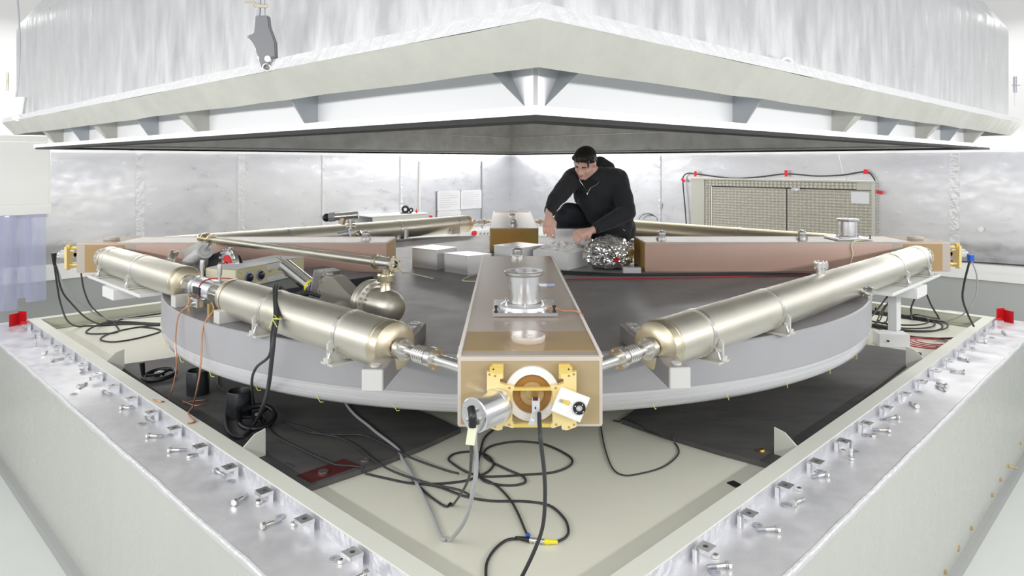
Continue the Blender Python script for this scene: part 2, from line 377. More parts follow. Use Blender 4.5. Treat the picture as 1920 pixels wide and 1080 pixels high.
# rolled foil lip at the shelf's outer edge
m = MB()
for a, b in ((0, 1), (1, 2), (2, 3), (3, 0)):
    A, B = diap(3.38, ZS-.004)[a], diap(3.38, ZS-.004)[b]; n = 60
    pts = [A.lerp(B, i/n)+Vector((random.uniform(-1, 1)*.002, random.uniform(-1, 1)*.002, random.uniform(-1, 1)*.002)) for i in range(n+1)]
    m.tube(pts, .009, sr=8, smooth=2)
struct('trim_24', m, 'foil_edge')
m = MB(); m.strip([diap(3.37, 0), diap(3.37, ZS-.03)]); struct('plinth', m, 'plinth')
m = MB(); m.strip([diap(3.43, 0), diap(3.42, .03), diap(3.37, .037)]); struct('baseboard_plinth', m, 'baseboard')
# rusty bolt stubs along the plinth's right foot
k = 0
for (u, v) in ((1913, 830), (1890, 874), (1875, 899), (1859, 928), (1820, 990), (1771, 1072)):
    p = bd(u, v, 3.37, 1); d = Vector((1, -1, 0)).normalized()
    m = MB().cyl(p, p+d*(.05 if u == 1890 else .012), .007, seg=8)
    m.cyl(p, p+d*.008, .013, seg=6)
    tag(m.build('wall_bolt', 'brass'), 'small rusty brass stud low on the right plinth side, %s from the rear' % ORD[k] if u != 1890 else 'long brass stud sticking out low on the right plinth side', 'bolt', 'studs along the right plinth foot'); k += 1
m = MB().cyl(bd(1797, 1028, 3.37, 1), bd(1797, 1028, 3.37, 1)+Vector((.003, -.003, 0)), .017, seg=16)
tag(m.build('yellow_stain', 'brass'), 'round yellow spot low on the right plinth side', 'spot')
# upright gusset plates standing on the kerb
for i, (u, v, s, lab) in enumerate(((197, 690, -1, 'cream pointed plate on the left kerb, the one nearer the red stop'), (452, 862, -1, 'cream pointed plate on the left kerb beside the black mat'), (1497, 866, 1, 'cream pointed plate on the right kerb by the front corner of the black mat'), (1734, 678, 1, 'cream pointed plate on the right kerb, the one nearer the red stop'))):
    b = bd(u, v, 2.935, s); b.z = ZF+.012; i_ = Vector((-s, 1, 0)).normalized()
    w_ = .105; h = .125
    pts = [b+i_*(.0), b+i_*w_, b+i_*w_+Vector((0, 0, h)), b+i_*(w_*.55)+Vector((0, 0, h-.012)), b+i_*0+Vector((0, 0, .065))]
    t_ = Vector((1, s, 0)).normalized()*.006
    tag(MB().extr(pts, t_).build('gusset_plate', 'cream_top'), lab, 'plate', 'upright kerb plates')
# ---------------------------------------------------------------- mats
def flat_poly(pts, z0, z1, bev=0):
    m = MB().poly([(p.x, p.y, z0) for p in pts], [(p.x, p.y, z1) for p in pts]); return m
zm = ZF+.022
L = [bz(u, v, zm) for u, v in ((222, 684), (568, 916), (700, 872), (790, 837), (864, 803), (806, 776))]+[Vector((-.75, -.95, zm)), Vector((-1.5, -.2, zm)), bz(343, 667, zm)]
MATL = L; tag(flat_poly(L, ZF, zm).build('rubber_mat', 'rubber'), 'large black rubber mat under the left side of the slab', 'mat')
L = [bz(u, v, zm) for u, v in ((1728, 661), (1454, 873), (1350, 845), (1240, 812), (1165, 786))]+[Vector((.75, -.9, zm)), Vector((1.7, .3, zm)), bz(1626, 646, zm)]
MATR = L; tag(flat_poly(L, ZF, zm).build('rubber_mat', 'rubber'), 'large black rubber mat under the right side of the slab', 'mat')
L = [bz(u, v, zm+.002) for u, v in ((556, 891), (645, 860), (676, 872), (584, 905))]
tag(flat_poly(L, zm, zm+.002).build('rubber_patch', 'maroon'), 'maroon rubber rectangle on the front corner of the left mat', 'patch')
for u, v, z, lab, mt in ((606, 885, zm+.003, 'steel washer on the maroon patch', 'steel'), (685, 862, zm, 'steel washer lying on the left black mat', 'steel'), (1428, 846, zm, 'brass washer lying on the right black mat', 'brass')):
    p = bz(u, v, z); m = MB().lathe([(.009, 0), (.021, 0), (.021, .005), (.009, .005), (.009, 0)], p, seg=24)
    if mt == 'brass': m.lathe([(.007, .005), (.012, .005), (.012, .010), (.007, .010), (.007, .005)], p, seg=24)
    tag(m.build('washer', mt), lab, 'washer')
p = bz(1377, 907, ZF+.003); m = MB().box((p.x, p.y, ZF+.002), (.037, .045, .004), rz=.5); tag(m.build('tape_square', 'black'), 'small black square stuck on the cream floor near the right kerb', 'tape')
# ---------------------------------------------------------------- clamp blocks along the shelf
def clamp_block():
    t = thing('clamp_block', 'x', 'bracket', (0, 0, 0), 'clamp blocks along the shelf')
    # local frame: x along kerb, y outward from kerb, z up ; top plate with hole, web below
    m = MB(); hz = .045
    n = 16; hole = [Vector((.009*math.cos(2*PI*i/n), .024+.009*math.sin(2*PI*i/n), 0)) for i in range(n)]
    w_ = .026; d_ = .05
    def sq(a):
        c, s_ = math.cos(a), math.sin(a); k_ = 1/max(abs(c), abs(s_)); return Vector((w_*c*k_, .024+.024*s_*k_, 0))
    out = [sq(2*PI*i/n+PI/n*0) for i in range(n)]
    def lift(L, z): return [v+Vector((0, 0, z)) for v in L]
    m.strip([lift(hole, hz), lift(out, hz), lift(out, hz-.012), lift(hole, hz-.012), lift(hole, hz)])
    m.build('top_plate', 'alu', t)
    MB().box((0, .008, .017), (.045, .016, .034)).build('web', 'alu_white', t)
    MB().cyl((0, .024, hz-.013), (0, .024, hz-.0115), .009, seg=12).build('threaded_hole', 'blackish', t)
    MB().box((.036, .006, .02), (.006, .014, .042), bev=.002).build('rib', 'alu_white', t)
    return t
cb = clamp_block(); first = True
for s, side, n0, n1 in ((-1, 'left', 0, 18), (1, 'right', 0, 18)):
    for k in range(n0, n1):
        y = .55-k*.206 if s < 0 else .61-k*.2085
        xx = s*(3.075+y) if y < 0 else s*(3.075+y)
        if abs(xx) < .12 or y < -2.95: continue
        if s > 0: xx = 3.075+y
        else: xx = -(3.075+y)
        base = Vector((xx, y, ZS)) - Vector((s, -1, 0)).normalized()*.02
        rz = (-PI/4-PI/2) if s > 0 else (PI/4+PI/2)
        lab = 'aluminium clamp block with a threaded hole, %s from the red stop on the %s shelf' % (ORD[k], side)
        o = cb if first else dup(cb)
        o.location = base; o.rotation_euler = (0, 0, rz); o['label'] = lab; first = False
# ---------------------------------------------------------------- loose bolts, nuts, washers
def bolt(Lg=.075):
    t = thing('loose_bolt', 'x', 'bolt', (0, 0, 0), 'loose bolts on the shelf')
    MB().cyl((0, 0, 0), (.009, 0, 0), .0125, seg=6).build('head', 'steel', t)
    MB().cyl((.009, 0, 0), (Lg*.62, 0, 0), .0068, seg=12).build('shank', 'steel', t)
    m = MB().cyl((Lg*.62, 0, 0), (Lg, 0, 0), .006, seg=12)
    for i in range(9): m.torus((Lg*.62+.003+i*.003, 0, 0), .006, .0011, axis=(1, 0, 0), seg=12, sr=5)
    m.build('thread', 'chip', t)
    MB().cyl((.012, 0, 0), (.0145, 0, 0), .0115, seg=14).build('washer', 'chip', t)
    return t
bt = bolt(); nbolt = 0
BL = [((45, 612), (60, 625)), ((66, 648), (66, 631)), ((81, 663), (94, 654)), ((96, 675), (121, 671)), ((148, 696), (163, 691)), ((146, 725), (168, 716)), ((193, 734), (214, 741)), ((226, 763), (252, 765)), ((274, 781), (284, 787)), ((275, 816), (308, 818)), ((315, 843), (353, 843)), ((403, 881), (425, 893)), ((438, 943), (465, 927)), ((490, 987), (532, 972)), ((690, 1073), (672, 1083))]
BR = [((1880, 622), (1892, 631)), ((1850, 641), (1828, 640)), ((1817, 675), (1790, 669)), ((1809, 697), (1780, 695)), ((1777, 724), (1741, 712)), ((1775, 730), (1748, 721)), ((1720, 762), (1701, 751)), ((1684, 781), (1660, 786)), ((1669, 806), (1632, 805)), ((1596, 861), (1596, 828)), ((1552, 888), (1519, 895)), ((1486, 944), (1512, 933)), ((1462, 991), (1412, 992)), ((1370, 1058), (1320, 1063))]
for side, LL in (('left', BL), ('right', BR)):
    for k, (h, e) in enumerate(LL):
        o = bt if nbolt == 0 else dup(bt); nbolt += 1
        if abs(h[0]-e[0]) < 4:
            a = bz(h[0], h[1], ZS+.002); o.location = a; o.rotation_euler = (0, -PI/2, 0)
            o['label'] = 'steel bolt standing upright on its head on the %s shelf' % side
        else:
            a = bz(h[0], h[1], ZS+.0125); b_ = bz(e[0], e[1], ZS+.008); d = b_-a
            o.location = a; o.rotation_euler = (0, .06, math.atan2(d.y, d.x))
            o['label'] = 'loose steel hex bolt lying on the %s foil shelf, %s counted from the red stop' % (side, ORD[k])
WN = {'left': [(138, 739), (192, 713), (248, 761), (265, 795), (320, 816), (364, 853), (433, 903), (489, 938), (527, 969), (628, 1048)],
      'right': [(1860, 633), (1822, 652), (1722, 735), (1657, 787), (1623, 816), (1603, 847), (1536, 884), (1473, 947), (1420, 985), (1340, 1073)]}
ws = MB().lathe([(.0075, 0), (.0175, 0), (.0175, .0028), (.0075, .0028), (.0075, 0)], seg=22).build('loose_washer', 'chip', origin=(0, 0, 0)); f0 = True
for side, LL in WN.items():
    for k, (u, v) in enumerate(LL):
        o = ws if f0 else ws.copy()
        if not f0: C.objects.link(o)
        f0 = False; o.location = bz(u, v, ZS+.001)
        tag(o, 'flat steel washer lying on the %s foil shelf, %s counted from the red stop' % (side, ORD[k]), 'washer', 'loose washers on the shelf')
NT = {'left': [(75, 632), (135, 678), (105, 660), (168, 711), (356, 857), (486, 943), (552, 984), (640, 1054)],
      'right': [(1846, 625), (1811, 653), (1769, 689), (1745, 706), (1690, 752), (1637, 818), (1580, 847), (1498, 919), (1341, 1045)]}
nt_ = MB(); nt_.lathe([(.0065, 0), (.0125, 0), (.0125, .010), (.0065, .010), (.0065, 0)], seg=6); nt_ = nt_.build('loose_nut', 'steel', origin=(0, 0, 0)); f0 = True
for side, LL in NT.items():
    for k, (u, v) in enumerate(LL):
        o = nt_ if f0 else nt_.copy()
        if not f0: C.objects.link(o)
        f0 = False; o.location = bz(u, v, ZS+.001); o.rotation_euler = (0, 0, k)
        tag(o, 'small hex nut lying on the %s foil shelf, %s counted from the red stop' % (side, ORD[k]), 'nut', 'loose nuts on the shelf')
# red corner stops
for s, u, v, lab in ((-1, 42, 606, 'red angled metal stop at the left corner of the shelf'), (1, 1876, 600, 'red angled metal stop at the right corner of the shelf')):
    c = bz(u, v, ZS+.01); c.z = ZS
    t = thing('corner_stop', lab, 'stop', c)
    ux = Vector((s, 0, 0)); 
    MB().box(c+Vector((0, .0, .045)), (.075, .008, .115), rz=.25*s, bev=.001).build('upright_plate', 'red', t)
    MB().box(c+Vector((-.036*-s if s < 0 else .036, -.04, .04)), (.008, .08, .105), rz=.25*s, bev=.001).build('side_plate', 'red', t)
    MB().box(c+Vector((-s*.04, -.03, .022)), (.055, .02, .02), rz=.1, bev=.002).build('arm', 'red', t)
# ================================================================ SUSPENDED LID
T = thing('lid', 'huge square aluminium-clad lid hanging above the ring on wire ropes', 'lid', (0, 0, 2.165))
zb = 2.165
dia_keep = dia
def dia(R, z): return [v*1.0 for v in dia_keep(R*1.01, z)]
ringdia(3.177, 3.03, zb+.012, zb+.032).build('bottom_rim', 'lid_rim', T)
ringdia(3.165, 3.04, zb, zb+.012).build('gasket', 'gasket', T)
ringdia(3.08, 3.045, zb+.032, zb+.16).build('lower_web', 'lid_white', T)
ringdia(3.31, 3.045, zb+.16, zb+.168).build('underside', 'lid_rim', T)
m = MB(); n = 24
def diasub(R, z, n, j=0):
    P = dia(R, z); out = []
    for a in range(4):
        for i in range(n):
            p = P[a].lerp(P[(a+1) % 4], i/n)
            if i: p = p+Vector((random.uniform(-j, j), random.uniform(-j, j), random.uniform(-j, j)))
            out.append(p)
    return out
zf = CZ
m.strip([diasub(3.305, zf+.188, n, .002), diasub(3.345, zf+.228, n, .003), diasub(3.385, zf+.268, n, .002)]); m.build('fascia', 'fascia', T)
m = MB(); m.strip([diasub(3.385, zf+.268, n), diasub(3.375, zf+.300, n, .002), diasub(3.29, zf+.312, n, .002)]); m.build('rolled_edge', 'foil_edge', T)
m = MB(); lo = dia(3.29, zf+.305); mid = dia(3.29, zf+.90); top = dia(3.02, zf+1.20); cap = dia(.01, zf+1.20)
m.strip([lo, mid, top, cap]); bmesh.ops.subdivide_edges(m.bm, edges=m.bm.edges[:], cuts=6, use_grid_fill=True)
m.build('side_cladding', 'foil_lid', T)
m = MB(); m.strip([dia(3.03, zb+.02), dia(3.03, zb+.42), dia(.01, zb+.42)]); m.build('inner_lining', 'lid_inner', T)
m = MB()
for zz in (zb+.19,):
    for a in range(4):
        A, B = dia(3.02, zz)[a], dia(3.02, zz)[(a+1) % 4]; m.tube([A, B], .004, sr=6, smooth=1)
m.build('lining_seam', 'steel', T)
# gussets
def gus(s, back, q, kind):
    # q = distance along the side from the front (or rear) corner
    d = Vector((s, 1, 0)).normalized()*(1 if not back else 1); n = Vector((s, -1, 0)).normalized()
    o = Vector((0, -3.085, 0))+d*q
    r2 = math.sqrt(2)
    zt, zl = zb+.160, zb+.032
    if kind == 'plate':
        P = [o+Vector((0, 0, zl)), o+n*(.06)+Vector((0, 0, zl)), o+n*(.15)+Vector((0, 0, zt)), o+Vector((0, 0, zt))]
        MB().extr(P, d*.008).build('gusset', 'lid_grey', T)
    else:
        wd = .13; g = MB()
        A = [o+Vector((0, 0, zl)), o+n*.06+Vector((0, 0, zl)), o+n*.155+Vector((0, 0, zt)), o+Vector((0, 0, zt))]
        B = [o+d*.03+Vector((0, 0, zl)), o+n*.06+d*.03+Vector((0, 0, zl)), o+n*.155+d*wd+Vector((0, 0, zt)), o+d*wd+Vector((0, 0, zt))]
        g.poly(A, B); g.build('box_brace', 'fascia', T)
for s in (-1, 1):
    for i, q in enumerate((.93, 1.78, 2.35, 2.95, 3.45, 4.0)):
        gus(s, False, q, 'plate' if i % 2 == 0 else 'box')
# corner brace (V shaped) at the front corner
zt, zl = zb+.160, zb+.034
for s in (-1, 1):
    B_, O_, I_ = Vector((s*.022, -3.15, zl)), Vector((s*.150, -3.185, zt)), Vector((s*.075, -3.12, zt)); M_, B0 = Vector((0, -3.19, zt)), Vector((0, -3.165, zl))
    MB().extr([B_, O_, I_], (0, .006, 0)).build('corner_wing', 'lid_grey', T)
    MB().extr([B0, B_, I_, M_], (0, .006, 0)).build('corner_plate', 'lid_rim', T)
MB().box((0, -3.185, zb+.096), (.010, .02, .128)).build('corner_rib', 'lid_rim', T)
# eye bolt and small studs on the cladding
p = bd(1474, 122, 3.37, 1); n_ = Vector((1, -1, 0)).normalized()
m = MB().torus(p+Vector((0, 0, .0)), .022, .007, axis=(.3, -1, 0)); m.build('eye_bolt', 'alu_white', T)
# hooks with ropes (things hanging on the lid)
def hook(u, v, sc, lab, s, vtop):
    p = bd(u, v, 3.42, s)
    t = thing('lifting_hook', lab, 'hook', p)
    px = sc/ (FPX/ray(u, v).y) if False else 1
    dist = (p-OC).dot(Vector((-math.sin(YAW), math.cos(YAW), 0)))
    f = dist/FPX      # metres per pixel there
    ex = Vector((1, 0, 0))*f; ez = Vector((0, 0, 1))*f; o = p
    def P(x, y, dy=0): return o+ex*(x-u)+ez*(v-y)+Vector((0, dy, 0))
    return t, P, f
t, P, f = hook(500, 130, 1, 'grey cast hook with spring latch clipped to the lid edge, centre left', -1, 0)
out = [(481, 30), (505, 30), (507, 50), (518, 80), (520, 122), (508, 134), (492, 128), (486, 108), (482, 96), (476, 80), (466, 70), (470, 66), (478, 64)]
MB().extr([P(x, y, -.01) for x, y in out], (0, .022, 0)).bevel(.003).build('hook_body', 'cast_grey', t)
MB().tube([P(465, 68, .0), P(474, 76), P(482, 92), P(486, 108), P(492, 122)], .0045, sr=8).build('latch', 'chrome', t)
MB().cyl(P(508, 113, -.03), P(508, 113, .03), .009).build('pin', 'steel', t)
MB().torus(P(503, 128, -.015), .011, .0025, axis=(.3, -1, .2)).build('split_ring', 'steel', t)
MB().tube([P(484, 30), P(486, 0), P(488, -60), P(488, -260)], .0065).build('rope', 'chip', t)
MB().tube([P(494, 30), P(493, 0), P(493, -60), P(493, -260)], .0065).build('rope', 'chip', t)
MB().box(P(490, 12), (.04, .018, .012), rz=.2, bev=.002).build('rope_clip', 'champ', t)
MB().box(P(470, 5), (.03, .01, .006), rz=.2, bev=.002).build('rope_clip', 'champ', t)
t, P, f = hook(33, 215, 1, 'small grey hook and rope clipped to the lid edge at the far left', -1, 0)
out = [(20, 182), (48, 182), (44, 205), (42, 222), (34, 228), (24, 222), (22, 205)]
MB().extr([P(x, y, -.01) for x, y in out], (0, .03, 0)).bevel(.004).build('hook_body', 'alu_white', t)
MB().tube([P(30, 182), P(33, 160), P(37, 100), P(36, 40), P(33, 0), P(30, -60), P(28, -150)], .005).build('rope', 'chip', t)
MB().tube([P(14, 170), P(15, 150), P(14, 136)], .006).build('turnbuckle', 'champ', t)
MB().torus(P(36, 220, -.02), .014, .003, axis=(.2, -1, 0)).build('split_ring', 'steel', t)
p = bd(1903, 160, 3.33, 1)
t = thing('turnbuckle', 'small steel turnbuckle hanging at the far right corner of the lid', 'turnbuckle', p)
MB().cyl(p+Vector((0, 0, -.05)), p+Vector((0, 0, .06)), .012, seg=10).build('body', 'chip', t)
MB().tube([p+Vector((-.03, -.01, 0)), p+Vector((.03, -.01, 0))], .004, smooth=1).build('crossbar', 'steel', t)
MB().tube([p+Vector((0, 0, -.05)), p+Vector((0, 0, -.14))], .004, smooth=1).build('wire', 'white', t)

dia = dia_keep
# ================================================================ GLASS CERAMIC SLAB
T = thing('glass_slab', 'huge round grey glass-ceramic slab carrying the four glass arms', 'slab', (0, 0, ZDB))
MB().lathe([(0, ZD), (2.118, ZD)], seg=180).build('top_face', 'slab_top', T)
MB().lathe([(2.118, ZD), (2.125, ZD-.006), (2.125, ZD-.155)], seg=180).build('upper_side', 'slab_side', T)
MB().lathe([(2.125, ZD-.155), (2.122, ZDB+.045), (2.112, ZDB+.02), (2.09, ZDB+.004), (2.05, ZDB), (0, ZDB)], seg=180).build('lower_side', 'slab_low', T)
for k in range(14):
    a = -PI/2+(k-6.5)*.155
    r = 2.117; z = ZDB+.02
    MB().tube([(2.121*math.cos(a), 2.121*math.sin(a), z+.012), (2.118*math.cos(a+.006), 2.118*math.sin(a+.006), z-.012), (2.108*math.cos(a+.010), 2.108*math.sin(a+.010), z-.014)], .0014, sr=5).build('lime_tie', 'lime', T)
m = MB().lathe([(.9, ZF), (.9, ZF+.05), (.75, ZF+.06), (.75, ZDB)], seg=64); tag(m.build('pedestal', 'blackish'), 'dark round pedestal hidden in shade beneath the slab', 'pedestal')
# ================================================================ GLASS ARMS (built for the front one, turned for the others)
HW, RI, RO = .1925, .83, 2.85
def arm(label, a, ft):
    T = thing('glass_arm', label, 'beam', (0, 0, ZD), 'glass arms of the ring')
    RO = 2.85 if ft else 2.81
    y0, y1 = -RO, -RI; yp = -2.53; yq = -2.78     # polished zone
    def B(xa, xb, ya, yb, za, zb_): return ((xa+xb)/2, (ya+yb)/2, (za+zb_)/2), (xb-xa, yb-ya, zb_-za)
    m = MB(); c, s_ = B(-HW, HW, y0, y1, ZD, ZB); m.box(c, s_, bev=.006, seg=2); m.build('glass_body', 'glass_frost' if ft else 'glass_body', T)
    m = MB(); c, s_ = B(-HW+.007, HW-.007, y0+.007, y1-.007, ZB-.001, ZB+.001); m.box(c, s_); m.build('top_face', 'glass_top' if ft else 'glass_top', T)
    m = MB(); c, s_ = B(-HW+.012, HW-.012, -2.80, -2.58, ZB, ZB+.002); m.box(c, s_); m.build('polished_top_window', 'glass_polish', T)
    for sx in (-1, 1):
        m = MB(); c, s_ = B(sx*HW-.001, sx*HW+.001, -2.755, -2.50, ZD+.006, ZB-.010); m.box(c, s_); m.build('polished_side_window', 'glass_polish', T)
        m = MB(); c, s_ = B(sx*HW-.0006, sx*HW+.0006, y0+.006, -2.755, ZD+.006, ZB-.006); m.box(c, s_); m.build('frosted_end_band', 'glass_frost', T)
        m = MB(); c, s_ = B(sx*HW-.0006, sx*HW+.0006, -2.50, -2.43, ZD+.006, ZB-.006); m.box(c, s_); m.build('frosted_side_band', 'glass_frost', T)
    m = MB(); c, s_ = B(-HW+.009, HW-.009, y0-.001, y0+.001, ZD+.009, ZB-.012); m.box(c, s_); m.build('front_window', 'glass_front', T)
    m = MB(); c, s_ = B(-HW+.007, HW-.007, y1-.001, y1+.001, ZD+.004, ZB-.008); m.box(c, s_); m.build('inner_end_face', 'glass_end', T)
    m = MB()
    for sx in (-1, 1):
        m.box(((sx*(HW-.004)), (y0+y1)/2, ZB-.002), (.011, RO-RI-.01, .008), rot=Euler((0, sx*.6, 0)))
    m.build('ground_edge', 'glass_edge', T)
    # glass disc on top
    MB().lathe([(0, ZB+.002), (.047, ZB+.002), (.049, ZB+.005), (.049, ZB+.017), (.047, ZB+.020), (.012, ZB+.020), (.012, ZB+.0215), (0, ZB+.0215)], (0, -2.69, 0), seg=48).build('glass_cover_disc', 'glass_pale', T)
    # port flanges on both sides
    for sx in (-1, 1):
        f = MB().lathe([(0, 0), (.063, 0), (.065, .002), (.065, .009), (.063, .011), (.025, .011), (.025, .014), (0, .014)], (sx*HW, -2.63, 1.467), (sx, 0, 0), seg=48).build('port_flange', 'alu', T)
        mb = MB()
        for i in range(12):
            an = 2*PI*i/12; mb.cyl((sx*(HW+.010), -2.63+.055*math.cos(an), 1.467+.055*math.sin(an)), (sx*(HW+.0125), -2.63+.055*math.cos(an), 1.467+.055*math.sin(an)), .0028, seg=8)
        mb.build('screw_ring', 'blackish', f)
    T.rotation_euler = (0, 0, a); return T
arm('glass arm reaching towards the viewer, with the gold mirror mount on its end', 0, True)
arm('glass arm pointing left, its outer end above the loose black cables', -PI/2, False)
arm('glass arm pointing right, with crinkled foil bundle at its inner end', PI/2, False)
arm('short-looking glass arm at the back, beside the crouching person', PI, False)
def turn(m, a): return m.move(Matrix.Rotation(a, 4, 'Z'))
# vacuum knobs on the arms
def knob():
    t = thing('vacuum_port', 'x', 'port', (0, 0, 0), 'small steel ports on the glass arms')
    MB().lathe([(0, 0), (.034, 0), (.034, .016), (.026, .018), (.026, .022)], seg=36).build('base_ring', 'steel', t)
    MB().lathe([(.026, .022), (.027, .024), (.027, .036), (.024, .037)], seg=36).build('black_seal', 'chip', t)
    MB().lathe([(.024, .037), (.027, .039), (.027, .050), (.020, .056), (.012, .058), (.012, .064), (0, .066)], seg=36).build('cap', 'steel', t)
    m = MB()
    for i in range(4):
        a = PI/4+i*PI/2; m.cyl((.033*math.cos(a), .033*math.sin(a), 0), (.033*math.cos(a), .033*math.sin(a), .021), .006, seg=8)
    m.build('screw', 'chrome', t)
    return t
kb = knob(); kb.location = (-.003, -.93, ZB); kb['label'] = 'small steel port on the inner end of the front glass arm'
for loc, lab in (((-.003, 1.0, ZB), 'small steel port on the back glass arm, the nearer of two'), ((-.003, 1.93, ZB), 'small steel port on the back glass arm, the farther of two'),
                 ((.98, 0, ZB), 'small steel port at the inner end of the right glass arm'), ((1.925, 0, ZB), 'small steel port midway along the right glass arm'), ((-1.0, 0, ZB), 'small steel port near the inner end of the left glass arm')):
    dup(kb, loc, label=lab)
# flanged cups (turrets)
def turret(label):
    t = thing('flanged_cup', label, 'vacuum cup', (0, 0, 0), 'aluminium cups on the glass arms')
    MB().box((0, .0, .006), (.215, .235, .012), bev=.001).build('base_plate', 'alu', t)
    MB().lathe([(.085, .012), (.085, .018), (.078, .022), (.060, .026)], seg=48).build('lower_flange', 'alu_white', t)
    MB().lathe([(.056, .024), (.056, .125), (.050, .125), (.047, .06), (0, .055)], seg=48).build('cup_wall', 'alu', t)
    MB().lathe([(.056, .118), (.068, .122), (.070, .126), (.070, .133), (.066, .136), (.046, .136), (.046, .12)], seg=48).build('upper_flange', 'alu', t)
    for i in range(6):
        a = PI/6+i*PI/3
        MB().cyl((.074*math.cos(a), .074*math.sin(a), .012), (.074*math.cos(a), .074*math.sin(a), .034), .0045, seg=8).build('clamp_stud', 'chrome', t)
    for sx in (-1, 1):
        m = MB().cyl((sx*.097, -.10, .012), (sx*.097, -.10, .016), .007).cyl((sx*.097, -.10, .016), (sx*.097, -.10, .030), .0035).cyl((sx*.097, -.10, .028), (sx*.097, -.10, .034), .0065)
        m.build('black_levelling_screw', 'black', t)
    MB().cyl((.054, -.0, .085), (.078, 0, .085), .007).build('side_spigot', 'alu_white', t)
    MB().cyl((.078, 0, .085), (.105, 0, .085), .0095).build('clear_side_tube', 'ring_grey', t)
    return t
tr = turret('aluminium flanged cup on a square plate on the front glass arm'); tr.location = (.0, -2.265, ZB+.0035)
dup(tr, (2.235, 0, ZB+.0035), rz=PI/2, label='aluminium flanged cup on a white plate on the right glass arm')
# ================================================================ GOLD MIRROR MOUNTS
YF = -RO-.001
def fm(x, y, dy): return by(x, y, YF-dy)
GL = [(440, 140), (600, 185), (685, 175), (688, 240), (645, 258), (645, 320), (740, 350), (862, 368), (862, 430), (840, 445), (835, 940), (862, 955), (862, 1010), (835, 1020), (690, 975), (680, 1040), (610, 1060), (440, 1005)]
GR = [(838, 135), (680, 180), (590, 180), (595, 240), (640, 260), (640, 320), (560, 350), (440, 365), (440, 430), (465, 445), (465, 945), (440, 955), (440, 1010), (480, 1020), (605, 970), (610, 1040), (685, 1055), (838, 1000)]
def mount(lab, front=True):
    T = thing('mirror_mount', lab, 'mirror mount', (0, 0, ZD), 'gold mirror mounts on the arm ends')
    sc = 8.307; k_ = 0 if front else .05
    def fm(x, y, dy): return by(x, y, YF-dy)+Vector((0, -k_, 0))
    for nm, L, ox in (('l', GL, 860), ('r', GR, 980)):
        P = [fm(ox+x/sc, 680+y/sc, .030) for x, y in L]
        br = MB().extr(P, (0, .016, 0)).build('gold_plate', 'gold_pale', T)
        xs = (565, 700) if nm == 'l' else (570, 705)
        c = fm(ox+(585 if nm == 'l' else 668)/sc, 680+105/sc, .014); MB().box(c, (.034, .026, .020), bev=.001).build('gold_block', 'gold', T)
        c2 = fm(ox+(610 if nm == 'l' else 650)/sc, 680+130/sc, .014); MB().box(c2, (.030, .014, .038), bev=.001).build('gold_post', 'gold', T)
        mb = MB()
        for x, y in (((480, 185), (567, 208), (790, 395), (788, 968), (562, 1003)) if nm == 'l' else ((795, 180), (722, 205), (515, 395), (522, 965), (722, 1005), (800, 968))):
            p = fm(ox+x/sc, 680+y/sc, .031); mb.cyl(p, p+Vector((0, .003, 0)), .0030, seg=12)
        mb.build('plate_screws', 'brass', br)
        c = fm(ox+(540 if nm == 'l' else 718)/sc, 680+104/sc, .028); MB().cyl(c, c+Vector((0, .003, 0)), .0022, seg=10).build('screw_hole', 'black', T)
    for ya, yb in ((726, 731.5), (793.5, 800)):
        a = fm(962, ya, .022); b = fm(1035, yb, .022)
        MB().box((a+b)/2, (b.x-a.x, .012, a.z-b.z), bev=.0008).build('gold_crossbar', 'gold', T)
    if k_:
        for x, z in ((-.09, 1.52), (.09, 1.52), (-.09, 1.41), (.09, 1.41)): MB().cyl((x, -RO+.04, z), (x, -RO-k_-.02, z), .009, seg=12).build('gold_post', 'gold', T)
    c = fm(997.5, 737, 0)+Vector((0, k_, 0))
    MB().lathe([(.052, 0), (.052, .010), (.072, .010), (.073, .008), (.073, 0)], c, (0, -1, 0), seg=64).build('white_ring', 'white', T)
    MB().lathe([(0, .0012), (.052, .0012)], c, (0, -1, 0), seg=48).build('amber_window', 'glass_dark', T)
    MB().lathe([(.017, .0016), (.017, .006), (.031, .006), (.031, .0016)], c, (0, -1, 0), seg=48).build('inner_glass_ring', 'glass_polish', T)
    MB().lathe([(0, .003), (.017, .003)], c, (0, -1, 0), seg=32).build('bright_aperture', 'brass', T)
    if front:
        MB().extr([fm(997.5, 746, .036), fm(1012, 746, .036), fm(1012, 772, .036), fm(997.5, 772, .036)], (0, .003, 0)).build('steel_strap', 'alu_white', T)
        MB().poly([fm(997.5, 772, .036), fm(1012, 772, .036), fm(1005, 800, .027), fm(989, 800, .027)], [fm(997.5, 772, .033), fm(1012, 772, .033), fm(1005, 800, .024), fm(989, 800, .024)]).build('bent_strap', 'alu', T)
        MB().box(fm(1004, 748, .037), (.014, .004, .008)).build('red_sensor', 'maroon', T)
        MB().box(fm(1004, 765, .037), (.003, .003, .006)).build('strap_slot', 'maroon', T)
        MB().sphere(fm(998, 789, .032), .006, sc=(1, .6, 1)).build('solder_blob', 'alu_white', T)
    return T
